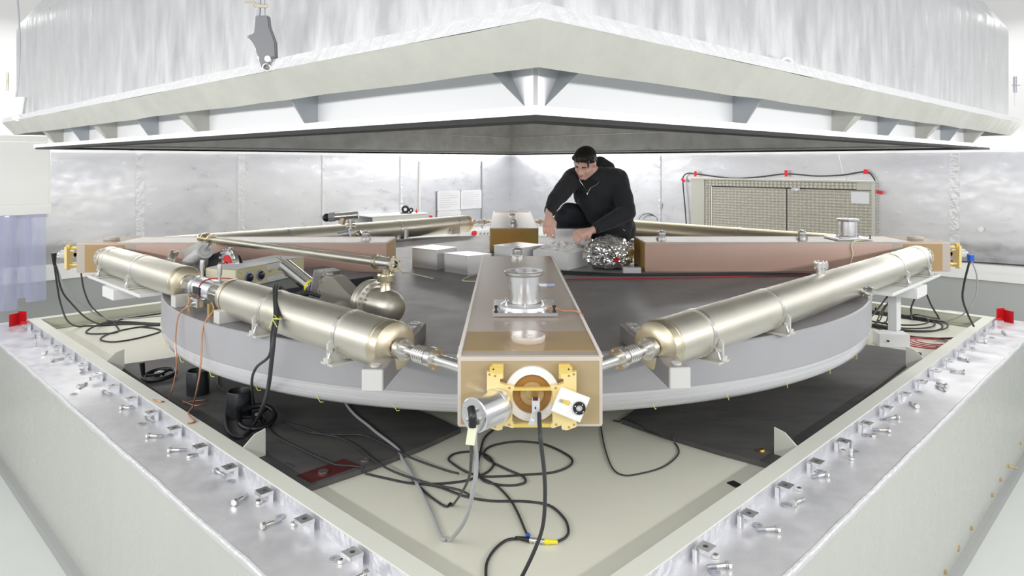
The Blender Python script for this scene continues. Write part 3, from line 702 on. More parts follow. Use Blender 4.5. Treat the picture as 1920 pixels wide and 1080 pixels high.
def can(lab):
    T = thing('detector_can', lab, 'detector', (0, 0, ZD), 'detector cans on the gold mounts')
    a = fm(936, 759, .030); d = Vector((-.62, -.76, .0)).normalized(); 
    e = a+d*.100
    ax = d
    MB().lathe([(0, 0), (.044, 0), (.045, .002), (.045, .020), (.0438, .021), (.0438, .098), (.041, .100), (0, .100)], a, ax, seg=56).build('can_body', 'alu', T)
    u = ax.cross(Vector((0, 0, 1))).normalized(); v = u.cross(ax)
    f = T
    for px_, pz_ in ((-.004, .013), (.014, -.012), (-.026, .000)):
        o = a+ax*.100+u*px_+v*pz_
        MB().cyl(o, o+ax*.006, .0058, seg=6).cyl(o+ax*.006, o+ax*.013, .0042, seg=16).cyl(o+ax*.009, o+ax*.010, .0055, seg=16).build('coax_socket', 'steel', T)
    o = a+ax*.100+u*(-.002)+v*(-.020)
    MB().cyl(o, o+ax*.014, .007, seg=16).build('black_plug', 'black', T)
    mb = MB()
    for i in range(3):
        an = .4+i*2.1; o = a+ax*.1005+u*.036*math.cos(an)+v*.036*math.sin(an); mb.cyl(o, o+ax*.002, .003, seg=10)
    mb.build('face_screws', 'steel', T)
    return T
mt0 = mount('gold mirror mount with white ring on the front glass arm')
cn0 = can('silver cylindrical detector can on the front gold mount')
def side_can(lab, a):
    t = thing('detector_can', lab, 'detector', (0, 0, 1.467), 'detector cans on the gold mounts'); y = -RO-.082
    MB().lathe([(0, 0), (.028, 0), (.028, .09), (.025, .094), (0, .094)], (0, y, 1.467), (0, -1, 0), seg=32).build('clear_can', 'clear', t)
    MB().cyl((0, y, 1.467), (0, y-.085, 1.467), .018, seg=20).build('inner_core', 'alu', t)
    MB().cyl((0, y-.094, 1.467), (0, y-.112, 1.467), .012, seg=12).cyl((0, y-.10, 1.45), (0, y-.12, 1.45), .007, seg=12).build('coax_sockets', 'steel', t)
    t.rotation_euler = (0, 0, a); return t
mt1 = mount('gold mirror mount seen edge-on at the outer end of the left glass arm', False); mt1.rotation_euler = (0, 0, -PI/2)
mt2 = dup(mt1, label='gold mirror mount seen edge-on at the outer end of the right glass arm'); mt2.rotation_euler = (0, 0, PI/2)
side_can('small clear detector can at the tip of the left glass arm', -PI/2)
side_can('small clear detector can with blue plug at the tip of the right glass arm', PI/2)
# white slotted plate with black ring
T = thing('target_plate', 'tilted white plate with a slot and a black ring on the gold mount', 'plate', fm(1072, 762, .06))
sc = 8.307
P = [fm(980+x/sc, 680+y/sc, .055) for x, y in ((600, 380), (1052, 552), (893, 932), (442, 748))]
MB().extr(P, (0, .005, 0)).bevel(.0006, 1).build('white_plate', 'white', T)
P = [fm(980+x/sc, 680+y/sc, .0556) for x, y in ((580, 560), (735, 595), (752, 640), (715, 672), (600, 630), (568, 600))]
MB().extr(P, (0, .001, 0)).build('slot', 'gold', T)
c = fm(980+600/sc, 680+590/sc, .057); MB().cyl(c, c+Vector((0, -.003, 0)), .0042).build('slot_screw', 'steel', T)
c = fm(980+880/sc, 680+705/sc, .0555)
r_ = MB().lathe([(.0085, 0), (.0085, .006), (.0155, .006), (.0165, .004), (.0165, 0)], c, (0, -1, 0), seg=40).build('black_ring', 'black', T)
mb = MB()
for an in (.9, 2.6, 4.0, 5.6): mb.cyl(c+Vector((.0125*math.cos(an), -.006, .0125*math.sin(an))), c+Vector((.0125*math.cos(an), -.0075, .0125*math.sin(an))), .0014, seg=8)
mb.build('ring_screws', 'white', r_)
MB().cyl(c+Vector((.0, .014, 0)), c+Vector((-.03, .028, 0)), .006).build('stand_off', 'gold', T)
# ================================================================ BEAM TUBES
Z0 = 1.467
def tp(s, q, back=1): return Vector((s*(q/math.sqrt(2)), back*(-2.82+q/math.sqrt(2)), Z0))
def cf_flange(m, p, d, r=.034, n=6, t=.012):
    m.lathe([(.016, -t), (r, -t), (r, t), (.016, t)], p, d, seg=32)
    u = d.orthogonal().normalized(); v = d.cross(u)
    for i in range(n):
        a = 2*PI*i/n+.3; c = p+(u*math.cos(a)+v*math.sin(a))*r*.86
        m.cyl(c-d*(t+.005), c+d*(t+.007), .0048, seg=6)
def neck(T, s, back, q0, q1, rev=False):
    """thin connecting pipe between arm and tube with two bolted flanges and bellows"""
    d = (tp(s, 1, back)-tp(s, 0, back)).normalized()
    MB().cyl(tp(s, q0, back), tp(s, q1, back), .0185, seg=24).build('neck_pipe', 'steel', T)
    L = q1-q0
    m = MB(); cf_flange(m, tp(s, q0+L*.42, back), d, .034); m.build('bolted_flange', 'steel', T)
    m = MB().cyl(tp(s, q0+L*.50, back), tp(s, q0+L*.68, back), .026, seg=24)
    for i in range(5): m.torus(tp(s, q0+L*(.52+i*.035), back), .026, .002, axis=d, seg=24, sr=6)
    m.build('coupling_sleeve', 'steel', T)
    m = MB(); cf_flange(m, tp(s, q0+L*.90, back), d, .036, 8); m.build('bolted_flange', 'steel', T)
def band(T, s, q, back, R, lever=True, side=1):
    d = (tp(s, 1, back)-tp(s, 0, back)).normalized()
    MB().lathe([(R+.0005, -.009), (R+.003, -.009), (R+.003, .009), (R+.0005, .009)], tp(s, q, back), d, seg=64).build('clamp_band', 'steel', T)
    if lever:
        n = Vector((s, -1*back, 0)).normalized(); c = tp(s, q, back)+n*(R+.004)+Vector((0, 0, -.02))
        g = MB().cyl(c+Vector((0, 0, -.02))-d*.0, c+n*.012+Vector((0, 0, -.055)), .004, seg=8)
        g.box(c+n*.004+Vector((0, 0, -.022)), (.022, .022, .012)).build('toggle_latch', 'steel', T)
def tube(label, s, back, q0, q1, segR=.083, caps=True, bands=(), mat='tube', ends=(True, True), nk=((.272, 0), (0, 3.716))):
    T = thing('beam_tube', label, 'tube', tp(s, (q0+q1)/2, back)-Vector((0, 0, segR)), 'long vacuum tubes round the slab')
    d = (tp(s, 1, back)-tp(s, 0, back)).normalized(); R = segR; a = tp(s, q0, back); L = q1-q0; k = .045
    MB().lathe([(R, k), (R, L-k)], a, d, seg=96).build('tube_body', mat, T)
    for e, (o, dd) in enumerate(((tp(s, q0, back), d), (tp(s, q1, back), -d))):
        MB().lathe([(.02, -.012), (.04, -.010), (R*.82, 0), (R*.97, .008), (R+.001, .022), (R+.001, .040), (R-.002, .043), (R+.0012, .046), (R+.0012, .056)], o, dd, seg=96).build('end_cap', 'tube_cap', T)
    for q in bands: band(T, s, q, back, R)
    return T
SR = .083
T = tube('long champagne steel tube running from the front arm to the right arm', 1, 1, .600, 3.62, SR, bands=(.86, 1.42, 3.05, 3.5))
neck(T, 1, 1, .272, .60)
d = (tp(1, 1)-tp(1, 0)).normalized()
MB().cyl(tp(1, 3.60), tp(1, 3.712), .018).build('neck_pipe', 'steel', T)
m = MB(); cf_flange(m, tp(1, 3.67), d, .03); m.build('bolted_flange', 'steel', T)
n_ = Vector((1, -1, 0)).normalized()
def stub(T, p, ax, R=.033, L=.06, nm='side_port'):
    ax = Vector(ax).normalized()
    m = MB().cyl(p, p+ax*L, .022, seg=24); m.lathe([(.02, L-.02), (R, L-.02), (R, L), (.0, L+.002)], p, ax, seg=32)
    u = ax.orthogonal().normalized(); v = ax.cross(u)
    for i in range(8):
        a = 2*PI*i/8; c = p+ax*L+(u*math.cos(a)+v*math.sin(a))*R*.82; m.cyl(c-ax*.028, c+ax*.007, .005, seg=6)
    m.build(nm, 'steel', T)
stub(T, tp(1, 2.02)+Vector((0, 0, SR-.01)), (0, 0, 1))
stub(T, tp(1, 2.36)+Vector((0, 0, -.03))+n_*(SR-.015), (1, -1, -.5), L=.05)
T = tube('short champagne steel tube in front of the pump, left of the front arm', -1, 1, .600, 1.85, SR, bands=(.86, 1.42))
neck(T, -1, 1, .272, .60)
T = tube('short champagne steel tube beside the left glass arm', -1, 1, 2.36, 3.62, SR, bands=(2.98, 3.5))
dl = (tp(-1, 1)-tp(-1, 0)).normalized()
MB().cyl(tp(-1, 3.60), tp(-1, 3.712), .018).build('neck_pipe', 'steel', T)
m = MB(); cf_flange(m, tp(-1, 3.67), dl, .03); m.build('bolted_flange', 'steel', T)
T = tube('rear grey steel tube from the back arm to the left arm', -1, -1, .62, 3.55, SR, bands=(.80, 1.50, 2.6)); neck(T, -1, -1, .272, .60); MB().cyl(tp(-1, 3.54, -1), tp(-1, 3.712, -1), .018).build('neck_pipe', 'steel', T)
T = tube('rear golden tube from the back arm to the right arm', 1, -1, .62, 3.55, SR, bands=(2.6,), mat='tube_cap'); neck(T, 1, -1, .272, .60); MB().cyl(tp(1, 3.54, -1), tp(1, 3.712, -1), .018).build('neck_pipe', 'steel', T)
# gas cell coupling between the two left tubes
T = thing('discharge_cell', 'shiny steel coupling with two brass feet between the two left tubes', 'coupling', tp(-1, 2.1)-Vector((0, 0, .09)))
nl = Vector((-1, -1, 0)).normalized()
MB().cyl(tp(-1, 1.82), tp(-1, 1.90), .052, seg=40).lathe([(.055, 0), (.058, .004), (.058, .02), (.055, .024)], tp(-1, 1.875), dl, seg=40).build('near_collar', 'steel', T)
MB().cyl(tp(-1, 1.90), tp(-1, 2.0), .018).cyl(tp(-1, 1.90)+nl*.035, tp(-1, 2.0)+nl*.035, .006).cyl(tp(-1, 1.90)+Vector((0, 0, .036)), tp(-1, 2.0)+Vector((0, 0, .036)), .006).cyl(tp(-1, 1.90)+Vector((0, 0, -.036)), tp(-1, 2.0)+Vector((0, 0, -.036)), .006).build('tie_rods', 'steel', T)
MB().cyl(tp(-1, 1.99), tp(-1, 2.06), .055, seg=40, bev=.002).build('ring_clamp', 'alu', T)
MB().cyl(tp(-1, 2.06), tp(-1, 2.20), .050, seg=40, bev=.002).build('cell_body', 'alu', T)
MB().box(tp(-1, 2.12)+nl*.049, (.075, .012, .034), rz=PI/4*-1+0, bev=.001).build('dark_window', 'black', T)
MB().cyl(tp(-1, 2.20), tp(-1, 2.225), .054, seg=40, bev=.002).build('ring_clamp', 'alu', T)
MB().cyl(tp(-1, 2.225), tp(-1, 2.36), .033, seg=6).build('hex_neck', 'steel', T)
m = MB(); cf_flange(m, tp(-1, 2.33), dl, .045, 6, .01); m.build('bolted_flange', 'steel', T)
for q in (1.98, 2.18):
    a = tp(-1, q)+Vector((0, 0, .05)); MB().cyl(a, a+Vector((0, 0, .035)), .006).lathe([(.009, .03), (.012, .05), (.010, .085), (0, .09)], a, (0, 0, 1), seg=16).build('screw_handle', 'alu', T)
for q in (1.97, 2.20):
    a = tp(-1, q)+nl*.045; MB().cyl((a.x, a.y, ZD), (a.x, a.y, Z0-.04), .0155, seg=6).build('brass_foot', 'brass', T)
c = tp(-1, 2.06)+nl*.07+Vector((0, 0, -.045)); MB().box(c, (.085, .04, .04), rz=-PI/4, bev=.003).build('clamp_block', 'alu', T)
MB().cyl(c+nl*.02, c+nl*.032, .012).cyl(c+nl*.03, c+nl*.036, .007, seg=6).build('adjusting_screw', 'chrome', T)
MB().torus(tp(-1, 2.10), .0515, .0022, axis=dl, seg=40, sr=6).build('red_band', 'cable_red', T)
# ================================================================ SADDLES AND BEAMS
def saddle(s, q, lab, R=SR, w=.20):
    d = (tp(s, 1)-tp(s, 0)).normalized(); n = Vector((s, -1, 0)).normalized(); c = tp(s, q)
    T = thing('tube_saddle', lab, 'saddle', Vector((c.x, c.y, ZD)), 'saddles under the front tubes')
    pts = []
    for i in range(13):
        a = PI+i*PI/12; a = PI*1.04+(PI*.92)*i/12
        pts.append((R*1.01*math.cos(a), R*1.01*math.sin(a)))
    prof = [(-w/2, -.094+.0), (-w/2+.0, -.088), (-.096, -.088), (-.096, -.02)] + [(x, y) for x, y in pts if abs(x) < .086] + [(.096, -.02), (.096, -.088), (w/2, -.088), (w/2, -.094)]
    P = [c+n*x+Vector((0, 0, y))-d*.006 for x, y in prof]
    bm = MB(); loops = P; bm.extr(P, d*.012); bm.build('saddle_plate', 'saddle', T)
    MB().box(c+Vector((0, 0, -.0905)), (w, .075, .008), rz=math.atan2(n.y, n.x), bev=.001).build('foot_plate', 'saddle', T)
    for e in (-1, 1):
        MB().box(c+n*e*(w/2-.004)+Vector((0, 0, -.078)), (.016, .03, .018), rz=math.atan2(n.y, n.x), bev=.002).build('lug', 'saddle', T)
    return T
for s, q, lab in ((1, .89, 'grey saddle plate under the near end of the right tube'), (1, 1.45, 'grey saddle plate under the right tube beyond its near end'), (1, 3.07, 'grey saddle plate under the right tube where it leaves the slab'), (1, 3.52, 'grey saddle plate under the far end of the right tube'),
                  (-1, .87, 'grey saddle plate under the left tube next to the front arm'), (-1, 1.44, 'grey saddle plate under the left tube behind the tied cables'), (-1, 2.98, 'grey saddle plate under the middle of the far left tube'), (-1, 3.52, 'grey saddle plate under the outer end of the far left tube')):
    saddle(s, q, lab)
def beam(a, b, w, h, lab):
    a = Vector(a); b = Vector(b); d = (b-a).normalized(); L = (b-a).length; n = Vector((-d.y, d.x, 0))
    T = thing('support_beam', lab, 'beam', ((a+b)/2)-Vector((0, 0, h/2)), 'square hollow support beams on the slab')
    MB().box((a+b)/2, (L, w, h), rz=math.atan2(d.y, d.x), bev=.003).build('beam_body', 'beam', T)
    MB().box(a-d*.004, (.008, w*.98, h*.98), rz=math.atan2(d.y, d.x), bev=.003).build('end_plate', 'beam_end', T)
    for k in (.045, .115):
        c = b-d*k+Vector((0, 0, h/2)); MB().lathe([(.014, 0), (.021, 0), (.021, .006), (.019, .008), (.014, .008), (.014, .001), (0, .001)], c, (0, 0, 1), seg=24).build('top_ring', 'alu', T)
    c = a+d*.03+Vector((0, 0, h/2)); MB().cyl(c, c+Vector((0, 0, .006)), .016).build('top_disc', 'beam_end', T)
beam((.478, -2.235, ZD+.035), (.30, -1.76, ZD+.035), .07, .07, 'square grey beam under the near end of the right tube') if False else None
for s, lab in ((1, 'square grey beam crossing under the near end of the right tube'), (-1, 'square grey beam crossing under the near end of the left tube')):
    e = bz(1274 if s > 0 else 699, 709 if s > 0 else 713, ZD+.034); f_ = bz(1178 if s > 0 else 783, 606 if s > 0 else 604, ZD+.069); f_.z = ZD+.035; e.z = ZD+.035
    beam(e, f_, .068, .068, lab)
for q, lab in ((2.28, 'short grey metal block under the coupling on the slab rim'), (1.78, 'short grey metal block under the left tube next to the brass foot')):
    a = tp(-1, q)+nl*.09; b = tp(-1, q)-nl*.05; m = MB().box(((a+b)/2).xy.to_3d()+Vector((0, 0, ZD+.028)), (.16, .055, .056), rz=math.atan2(nl.y, nl.x), bev=.002)
    tag(m.build('rest_block', 'beam_end'), lab, 'block')
# outer beam ends with white boxes and brackets
for s, cu, lab in ((-1, 246, 'left'), (1, 1680, 'right')):
    c = bd(cu, 532, 2.95, s)
    q = Vector((s, -1, 0)).normalized(); dd = Vector((s, 1, 0)).normalized()
    c2 = tp(s, 3.28)+q*.02; c2.z = ZD-.0
    t = thing('outer_bracket', 'pale grey shelf bracket with white box under the outer %s tube' % lab, 'bracket', c2)
    base = tp(s, 3.235); base.z = ZD
    MB().box(base+Vector((0, 0, -.01)), (.20, .955, .018), rz=math.atan2(q.y, q.x), bev=.002).build('shelf_plate', 'ledge', t)
    MB().box(base+q*.05+Vector((0, 0, -.052)), (.14, .20, .062), rz=math.atan2(q.y, q.x), bev=.003).build('white_box', 'white', t)
    if s > 0: MB().box(base-q*.03+Vector((0, 0, -.16)), (.05, .08, .28), rz=math.atan2(q.y, q.x), bev=.002).build('column', 'ledge', t)
# bright knob assembly near the rear tube
for q, lab in ((1.35, 'pair of small grey posts carrying the rear left tube'), ):
    c = tp(-1, 1.50, -1); t = thing('twin_post', lab, 'support', Vector((c.x, c.y, ZD)))
    MB().box((c.x, c.y, ZD+.008), (.26, .12, .016), rz=-PI/4, bev=.002).build('base_plate', 'alu', t)
    for e in (-1, 1): MB().cyl((c.x+e*.035+.05, c.y-.05, ZD+.016), (c.x+e*.035+.05, c.y-.05, ZD+.10), .022).build('post', 'alu', t)
c = tp(-1, .85, -1); t = thing('rest_block', 'pale metal block under the end of the rear left tube', 'block', Vector((c.x, c.y, ZD)))
MB().box((c.x+.02, c.y-.04, ZD+.045), (.09, .12, .075), rz=-PI/4, bev=.006).build('block_body', 'alu', t)
c = tp(1, .85, -1); m = MB().box((c.x, c.y, ZD+.05), (.09, .14, .10), rz=PI/4, bev=.003); tag(m.build('rest_block', 'beam'), 'dark metal block under the rear golden tube behind the person', 'block')
# ================================================================ PUMP, GATE VALVES, CONTROLLER ON THE SLAB'S LEFT
def Q(u, v, w=2.3): return bd(u, v, w, -1)
na = -nl        # away from the viewer
T = thing('vacuum_pump', 'gate valve with domed steel pump body standing behind the left tube', 'pump', (Q(680, 600).x, Q(680, 600).y, ZD))
MB().extr([Q(*p) for p in ((600, 524), (608, 517), (622, 520), (650, 549), (668, 566), (678, 590), (676, 606), (640, 612), (600, 590), (588, 568))], na*.075).bevel(.003).build('valve_housing', 'valve', T)
MB().extr([Q(*p) for p in ((579, 566), (591, 506), (603, 511), (590, 571))], na*.105).bevel(.002).build('end_plate', 'alu', T)
MB().extr([Q(*p) for p in ((577, 566), (589, 506), (591, 506), (579, 566))], na*.105).build('gasket', 'chip', T)
m = MB()
for u, v in ((601, 528), (597, 545), (593, 561), (614, 514)):
    p = Q(u, v, 2.303); m.cyl(p+na*.0, p+nl*.01, .0065, seg=6)
m.build('plate_screws', 'steel', T)
a, b = Q(588, 541, 2.27), Q(535, 498, 2.27); dd = (b-a).normalized()
MB().cyl(a, b, .036, seg=40, bev=.003).build('actuator_cylinder', 'chrome', T)
MB().cyl(a+dd*.012, a+dd*.03, .0365, seg=40).build('yellow_sticker', 'yellow', T)
for o in (-.008, .010): MB().cyl(b+Vector((0, 0, .012))+nl*o, b+dd*.075+Vector((0, 0, .012))+nl*o, .0055, seg=12).build('air_rod', 'steel', T)
c = Q(640, 602, 2.3)
m = MB().lathe([(.088, 0), (.088, .014), (.06, .02), (.055, .028), (.03, .028)], c, nl, seg=56); m.build('round_flange', 'valve', T)
m = MB(); u_ = nl.orthogonal().normalized(); v_ = nl.cross(u_)
for i in range(20):
    an = 2*PI*i/20; p = c+nl*.02+(u_*math.cos(an)+v_*math.sin(an))*.066; m.cyl(p, p+nl*.014, .006, seg=6)
m.build('flange_bolts', 'chrome', T)
MB().extr([Q(*p, 2.32) for p in ((671, 580), (697, 573), (693, 600), (675, 603))], na*.05).bevel(.002).build('interlock_box', 'valve', T)
dr = -dl        # towards viewer's right
c0 = bd(712, 572, 2.22, -1); 
MB().lathe([(.06, -.05), (.105, -.045), (.105, -.02), (.103, -.018), (.103, .006), (.075, .010), (.074, .03)], c0-dr*.03, dr, seg=64).build('body_flange', 'valve', T)
m = MB(); u_ = dr.orthogonal().normalized(); v_ = dr.cross(u_)
for i in range(24):
    an = 2*PI*i/24; p = c0-dr*.03+dr*.006+(u_*math.cos(an)+v_*math.sin(an))*.09; m.cyl(p, p+dr*.012, .006, seg=6)
m.build('flange_bolts', 'chip', T)
MB().lathe([(.074, -.02), (.074, .055), (.073, .075), (.066, .098), (.052, .117), (.03, .131), (0, .136)], c0, dr, seg=64).build('domed_body', 'tube', T)
c1 = c0+dr*.045
MB().lathe([(.032, .055), (.024, .075), (.023, .12)], c1, (0, 0, 1), seg=32).build('riser_neck', 'brown_metal', T)
m = MB(); cf_flange(m, c1+Vector((0, 0, .125)), Vector((0, 0, 1)), .037, 6, .012); m.cyl(c1+Vector((0, 0, .13)), c1+Vector((0, 0, .175)), .018); m.build('bolted_flange', 'champ', T)
pz = c1.z+.190
pr = Vector((c1.x, c1.y, pz)); pl = bd(383, 447, 2.25, -1)
ax = (pl-pr).normalized()
MB().cyl(pr-ax*.055, pr+ax*.05, .027, seg=32, bev=.003).build('elbow_body', 'steel', T)
m = MB(); cf_flange(m, pr-ax*.058, ax, .034, 6, .008); cf_flange(m, pr+ax*.058, ax, .034, 6, .010); m.build('bolted_flange', 'champ', T)
MB().cyl(pr+ax*.05, pl-ax*.12, .0195, seg=32).build('long_pipe', 'tube', T)
# valve head at the pipe's far left end
m = MB(); cf_flange(m, pl-ax*.115, ax, .034, 6, .010); cf_flange(m, pl-ax*.02, ax, .036, 6, .010); m.build('bolted_flange', 'champ', T)
m = MB().cyl(pl-ax*.12, pl+ax*.02, .024, seg=24)
for i in range(8): m.torus(pl-ax*(.10-i*.010), .026, .003, axis=ax, seg=24, sr=6)
m.build('bellows', 'champ', T)
m = MB()
for an in range(3):
    v2 = Matrix.Rotation(an*2.1+.6, 3, ax) @ Vector((0, 0, .034))
    m.cyl(pl-ax*.125+v2, pl-ax*.0+v2, .005, seg=8); m.cyl(pl-ax*.02+v2, pl+ax*.01+v2, .008, seg=6)
m.build('tie_bars', 'brass', T)
MB().sphere(pl+ax*.03, .033, sc=(1, 1, .9)).cyl(pl+ax*.02, pl+ax*.055, .022, seg=8).build('valve_head', 'steel', T)
MB().cyl(pl-ax*.10+Vector((0, 0, -.03))+nl*.01, pl-ax*.03+Vector((0, 0, -.055))+nl*.02, .009, seg=8).build('angle_stub', 'champ', T)
m = MB().tube([pr-ax*.06, pr-ax*.085+Vector((0, 0, -.002)), pr-ax*.12+Vector((0, 0, -.03)), pr-ax*.16+Vector((0, 0, -.028)), pr-ax*.25+na*.06+Vector((0, 0, -.05))], .003); m.build('thin_lead', 'valve', T)
# second gate valve with red scale
R2 = 2.45
def Q2(u, v, w=R2): return bd(u, v, w, -1)
T = thing('gate_valve', 'second gate valve with red numbered scale behind the beige controller', 'valve', (Q2(390, 540).x, Q2(390, 540).y, ZD))
MB().extr([Q2(*p) for p in ((340, 470), (376, 452), (384, 490), (378, 516), (352, 514))], na*.03).bevel(.002).build('grey_housing', 'saddle', T)
MB().extr([Q2(*p, 2.42) for p in ((378, 500), (396, 478), (420, 468), (440, 480), (450, 505), (445, 528), (410, 532), (385, 522))], na*.03).bevel(.002).build('black_plate', 'blackish', T)
c = Q2(428, 497, 2.44)
MB().lathe([(.06, -.02), (.095, -.02), (.095, 0), (.085, .004), (.03, .004)], c, nl, seg=56).build('bolted_disc', 'alu', T)
rd = MB().lathe([(.018, .005), (.056, .005), (.056, .008), (.018, .008)], c, nl, seg=56).build('red_scale', 'red_tape', T)
u_ = Vector((0, 0, 1)).cross(nl).normalized()
mx0 = Matrix((( u_.x, 0, nl.x, 0), (u_.y, 0, nl.y, 0), (0, 1, nl.z, 0), (0, 0, 0, 1)))
m = MB()
for i, ch in enumerate('S888'):
    an = math.radians(232-i*24); p = c+nl*.009+u_*(.047*math.cos(an))+Vector((0, 0, .047*math.sin(an)))
    m.text(ch, .026, Matrix.Translation(p) @ mx0 @ Matrix.Rotation(an-PI/2+PI, 4, 'Z'), .0003)
m.build('scale_digits', 'white', rd)
MB().torus(c+nl*.009, .027, .002, axis=nl, seg=32, sr=6).lathe([(.0, .004), (.012, .004), (.012, .014), (0, .016)], c, nl, seg=20).build('hub', 'steel', T)
m = MB()
for i in range(16):
    an = 2*PI*i/16; p = c+u_*(.088*math.cos(an))+Vector((0, 0, .088*math.sin(an))); m.cyl(p, p+nl*.014, .0075, seg=10)
m.build('rim_knobs', 'steel', T)
a, b = Q2(352, 492, 2.5), Q2(384, 470, 2.5); dd = (b-a).normalized()
MB().cyl(a, b, .033, seg=32, bev=.003).lathe([(.033, 0), (.046, 0), (.046, .005), (.033, .005)], b, dd, seg=32).build('clear_cylinder', 'clear', T)
MB().cyl(b-dd*.01, b+dd*.07+Vector((0, 0, .02)), .006).build('air_rod', 'steel', T)
cA = Q2(326, 490, 2.5)
MB().lathe([(.03, 0), (.065, 0), (.065, .014), (.05, .018), (.05, .03), (.062, .032), (.062, .045), (.02, .045)], cA, Vector((-.6, -.3, .35)).normalized()*1, seg=40).build('round_flange', 'valve', T)
# slate case with the beige controller on it
def quad(pts, z0, z1): return MB().poly([(x, y, z0) for x, y in pts], [(x, y, z1) for x, y in pts])
zc = 1.43
t = thing('slate_case', 'flat dark slate-blue case lying on the slab under the beige controller', 'case', (-1.3, -.8, ZD))
qd = [(-.82, -.68), (-1.205, -.30), (-1.75, -.93), (-1.36, -1.28)]
quad(qd, ZD, zc-.004).bevel(.004).build('case_body', 'dark_case', t)
quad(qd, zc-.004, zc).build('case_top', 'dark_case_top', t)
A = Vector((-1.43, -1.14, zc+.001)); e1 = Vector((.37, .93, 0)).normalized(); e2 = Vector((-e1.y, e1.x, 0)); Lx, Lw, Hh = .54, .20, .100
T = thing('controller_box', 'beige metal controller box with two dark dials', 'controller', (A+e1*Lx/2+e2*Lw/2))
rz = math.atan2(e1.y, e1.x)
ctr = A+e1*Lx/2+e2*Lw/2+Vector((0, 0, Hh/2))
MB().box(ctr, (Lx, Lw, Hh), rz=rz, bev=.002).build('housing', 'beige_box', T)
MB().box(A-e1*.001+e2*Lw/2+Vector((0, 0, Hh/2)), (.003, Lw-.008, Hh-.006), rz=rz).build('left_panel', 'beige_side', T)
m = MB(); nq = 10
top = [[A+e1*(Lx*(.01+.98*i/nq))+e2*(Lw*j/3)+Vector((0, 0, Hh+.0015+.004*abs(noise.noise(Vector((i*.7, j, 3)))))) for i in range(nq+1)] for j in range(4)]
m.strip(top, closed=False); m.build('wrinkled_cover_sheet', 'paper', T)
fn = -e2        # front face normal
mxf = Matrix(((e1.x, 0, fn.x, 0), (e1.y, 0, fn.y, 0), (0, 1, 0, 0), (0, 0, 0, 1)))
def FP(a, z, o=.001): return A+e1*(Lx*a)+Vector((0, 0, Hh*z))+fn*o
for a_ in (.165, .325):
    MB().lathe([(0, .002), (.030, .002), (.030, .004), (.026, .006), (.022, .006)], FP(a_, .50, 0), fn, seg=40).build('dial_ring', 'ring_grey', T)
    MB().lathe([(0, .018), (.014, .018), (.021, .014), (.0215, .005)], FP(a_, .50, 0), fn, seg=40).build('dial', 'dial', T)
def plate(T, nm, a0, a1, z0, z1, mt): 
    c_ = (FP(a0, z0)+FP(a1, z1))/2; return MB().box(c_, (Lx*(a1-a0), .0016, Hh*(z1-z0)), rz=rz).build(nm, mt, T)
l1 = plate(T, 'upper_label', .42, .70, .72, .95, 'label'); l2 = plate(T, 'lower_label', .42, .80, .04, .30, 'label'); l3 = plate(T, 'small_label', .17, .33, .02, .13, 'label')
m = MB()
for z_ in (.90, .83, .77): m.text('— —— — ——', .009, Matrix.Translation(FP(.56, z_, .002)) @ mxf, .0002)
m.build('print', 'ring_grey', l1)
m = MB().text('— — ————— —————', .010, Matrix.Translation(FP(.53, .12, .002)) @ mxf, .0002).text('—— ———', .007, Matrix.Translation(FP(.58, .23, .002)) @ mxf, .0002).text('95B', .026, Matrix.Translation(FP(.72, .18, .002)) @ mxf, .0004); m.build('print', 'ink', l2)
MB().text('———— — —', .009, Matrix.Translation(FP(.25, .075, .002)) @ mxf, .0002).build('print', 'ink_blue', l3)
for a_ in (.47, .61):
    MB().text('ac3', .022, Matrix.Translation(FP(a_, .60, .001)) @ mxf, .0003).build('stamped_digits', 'brown_metal', T)
m = MB()
for a_, z_ in ((.035, .12), (.035, .88), (.06, .15), (.06, .80), (.96, .12), (.96, .88)): m.cyl(FP(a_, z_, 0), FP(a_, z_, .003), .003, seg=10)
m.build('panel_screws', 'chip', T)
# ================================================================ WHITE COVER BOXES ETC. IN THE MIDDLE OF THE SLAB
def cover(pts, h, lab, lidover=.004):
    cx = sum(p[0] for p in pts)/4; cy_ = sum(p[1] for p in pts)/4
    t = thing('cover_box', lab, 'box', (cx, cy_, ZD), 'white boxes on the slab')
    quad(pts, ZD, ZD+h-.004).bevel(.002).build('box_body', 'styro', t)
    big = [(cx+(x-cx)*1.02, cy_+(y-cy_)*1.02) for x, y in pts]
    quad(big, ZD+h-.004, ZD+h).build('box_top', 'alu_white', t)
    m = MB()
    for (x0, y0), (x1, y1) in ((pts[0], pts[1]), (pts[1], pts[2])):
        for f_, z_ in ((.06, .015), (.94, .015), (.94, h-.02), (.94, h*.5)):
            x, y = x0+(x1-x0)*f_, y0+(y1-y0)*f_; nx, ny = (y1-y0), -(x1-x0); L_ = math.hypot(nx, ny); m.cyl((x, y, ZD+z_), (x+nx/L_*.0012, y+ny/L_*.0012, ZD+z_), .002, seg=6)
    m.build('screws', 'ink', t); return t
cover([(-.70, .06), (-.518, -.086), (-.40, .08), (-.58, .226)], .13, 'white metal cover box, leftmost of the boxes on the slab')
cover([(-.463, -.155), (-.303, -.308), (-.157, -.20), (-.317, -.050)], .12, 'white metal cover box next to the tip of the front arm')
cover([(-.149, .24), (.03, .06), (.207, .26), (.03, .43)], .125, 'white metal cover box right in front of the back glass arm')
t = thing('cover_box', 'open white box heaped with crumpled film in front of the person', 'box', (.31, .1, ZD), 'white boxes on the slab')
qp = [(.12, .09), (.342, -.116), (.502, .124), (.28, .33)]
quad(qp, ZD, ZD+.108).bevel(.002).build('box_body', 'styro', t)
m = MB(); nn = 26; rows = []
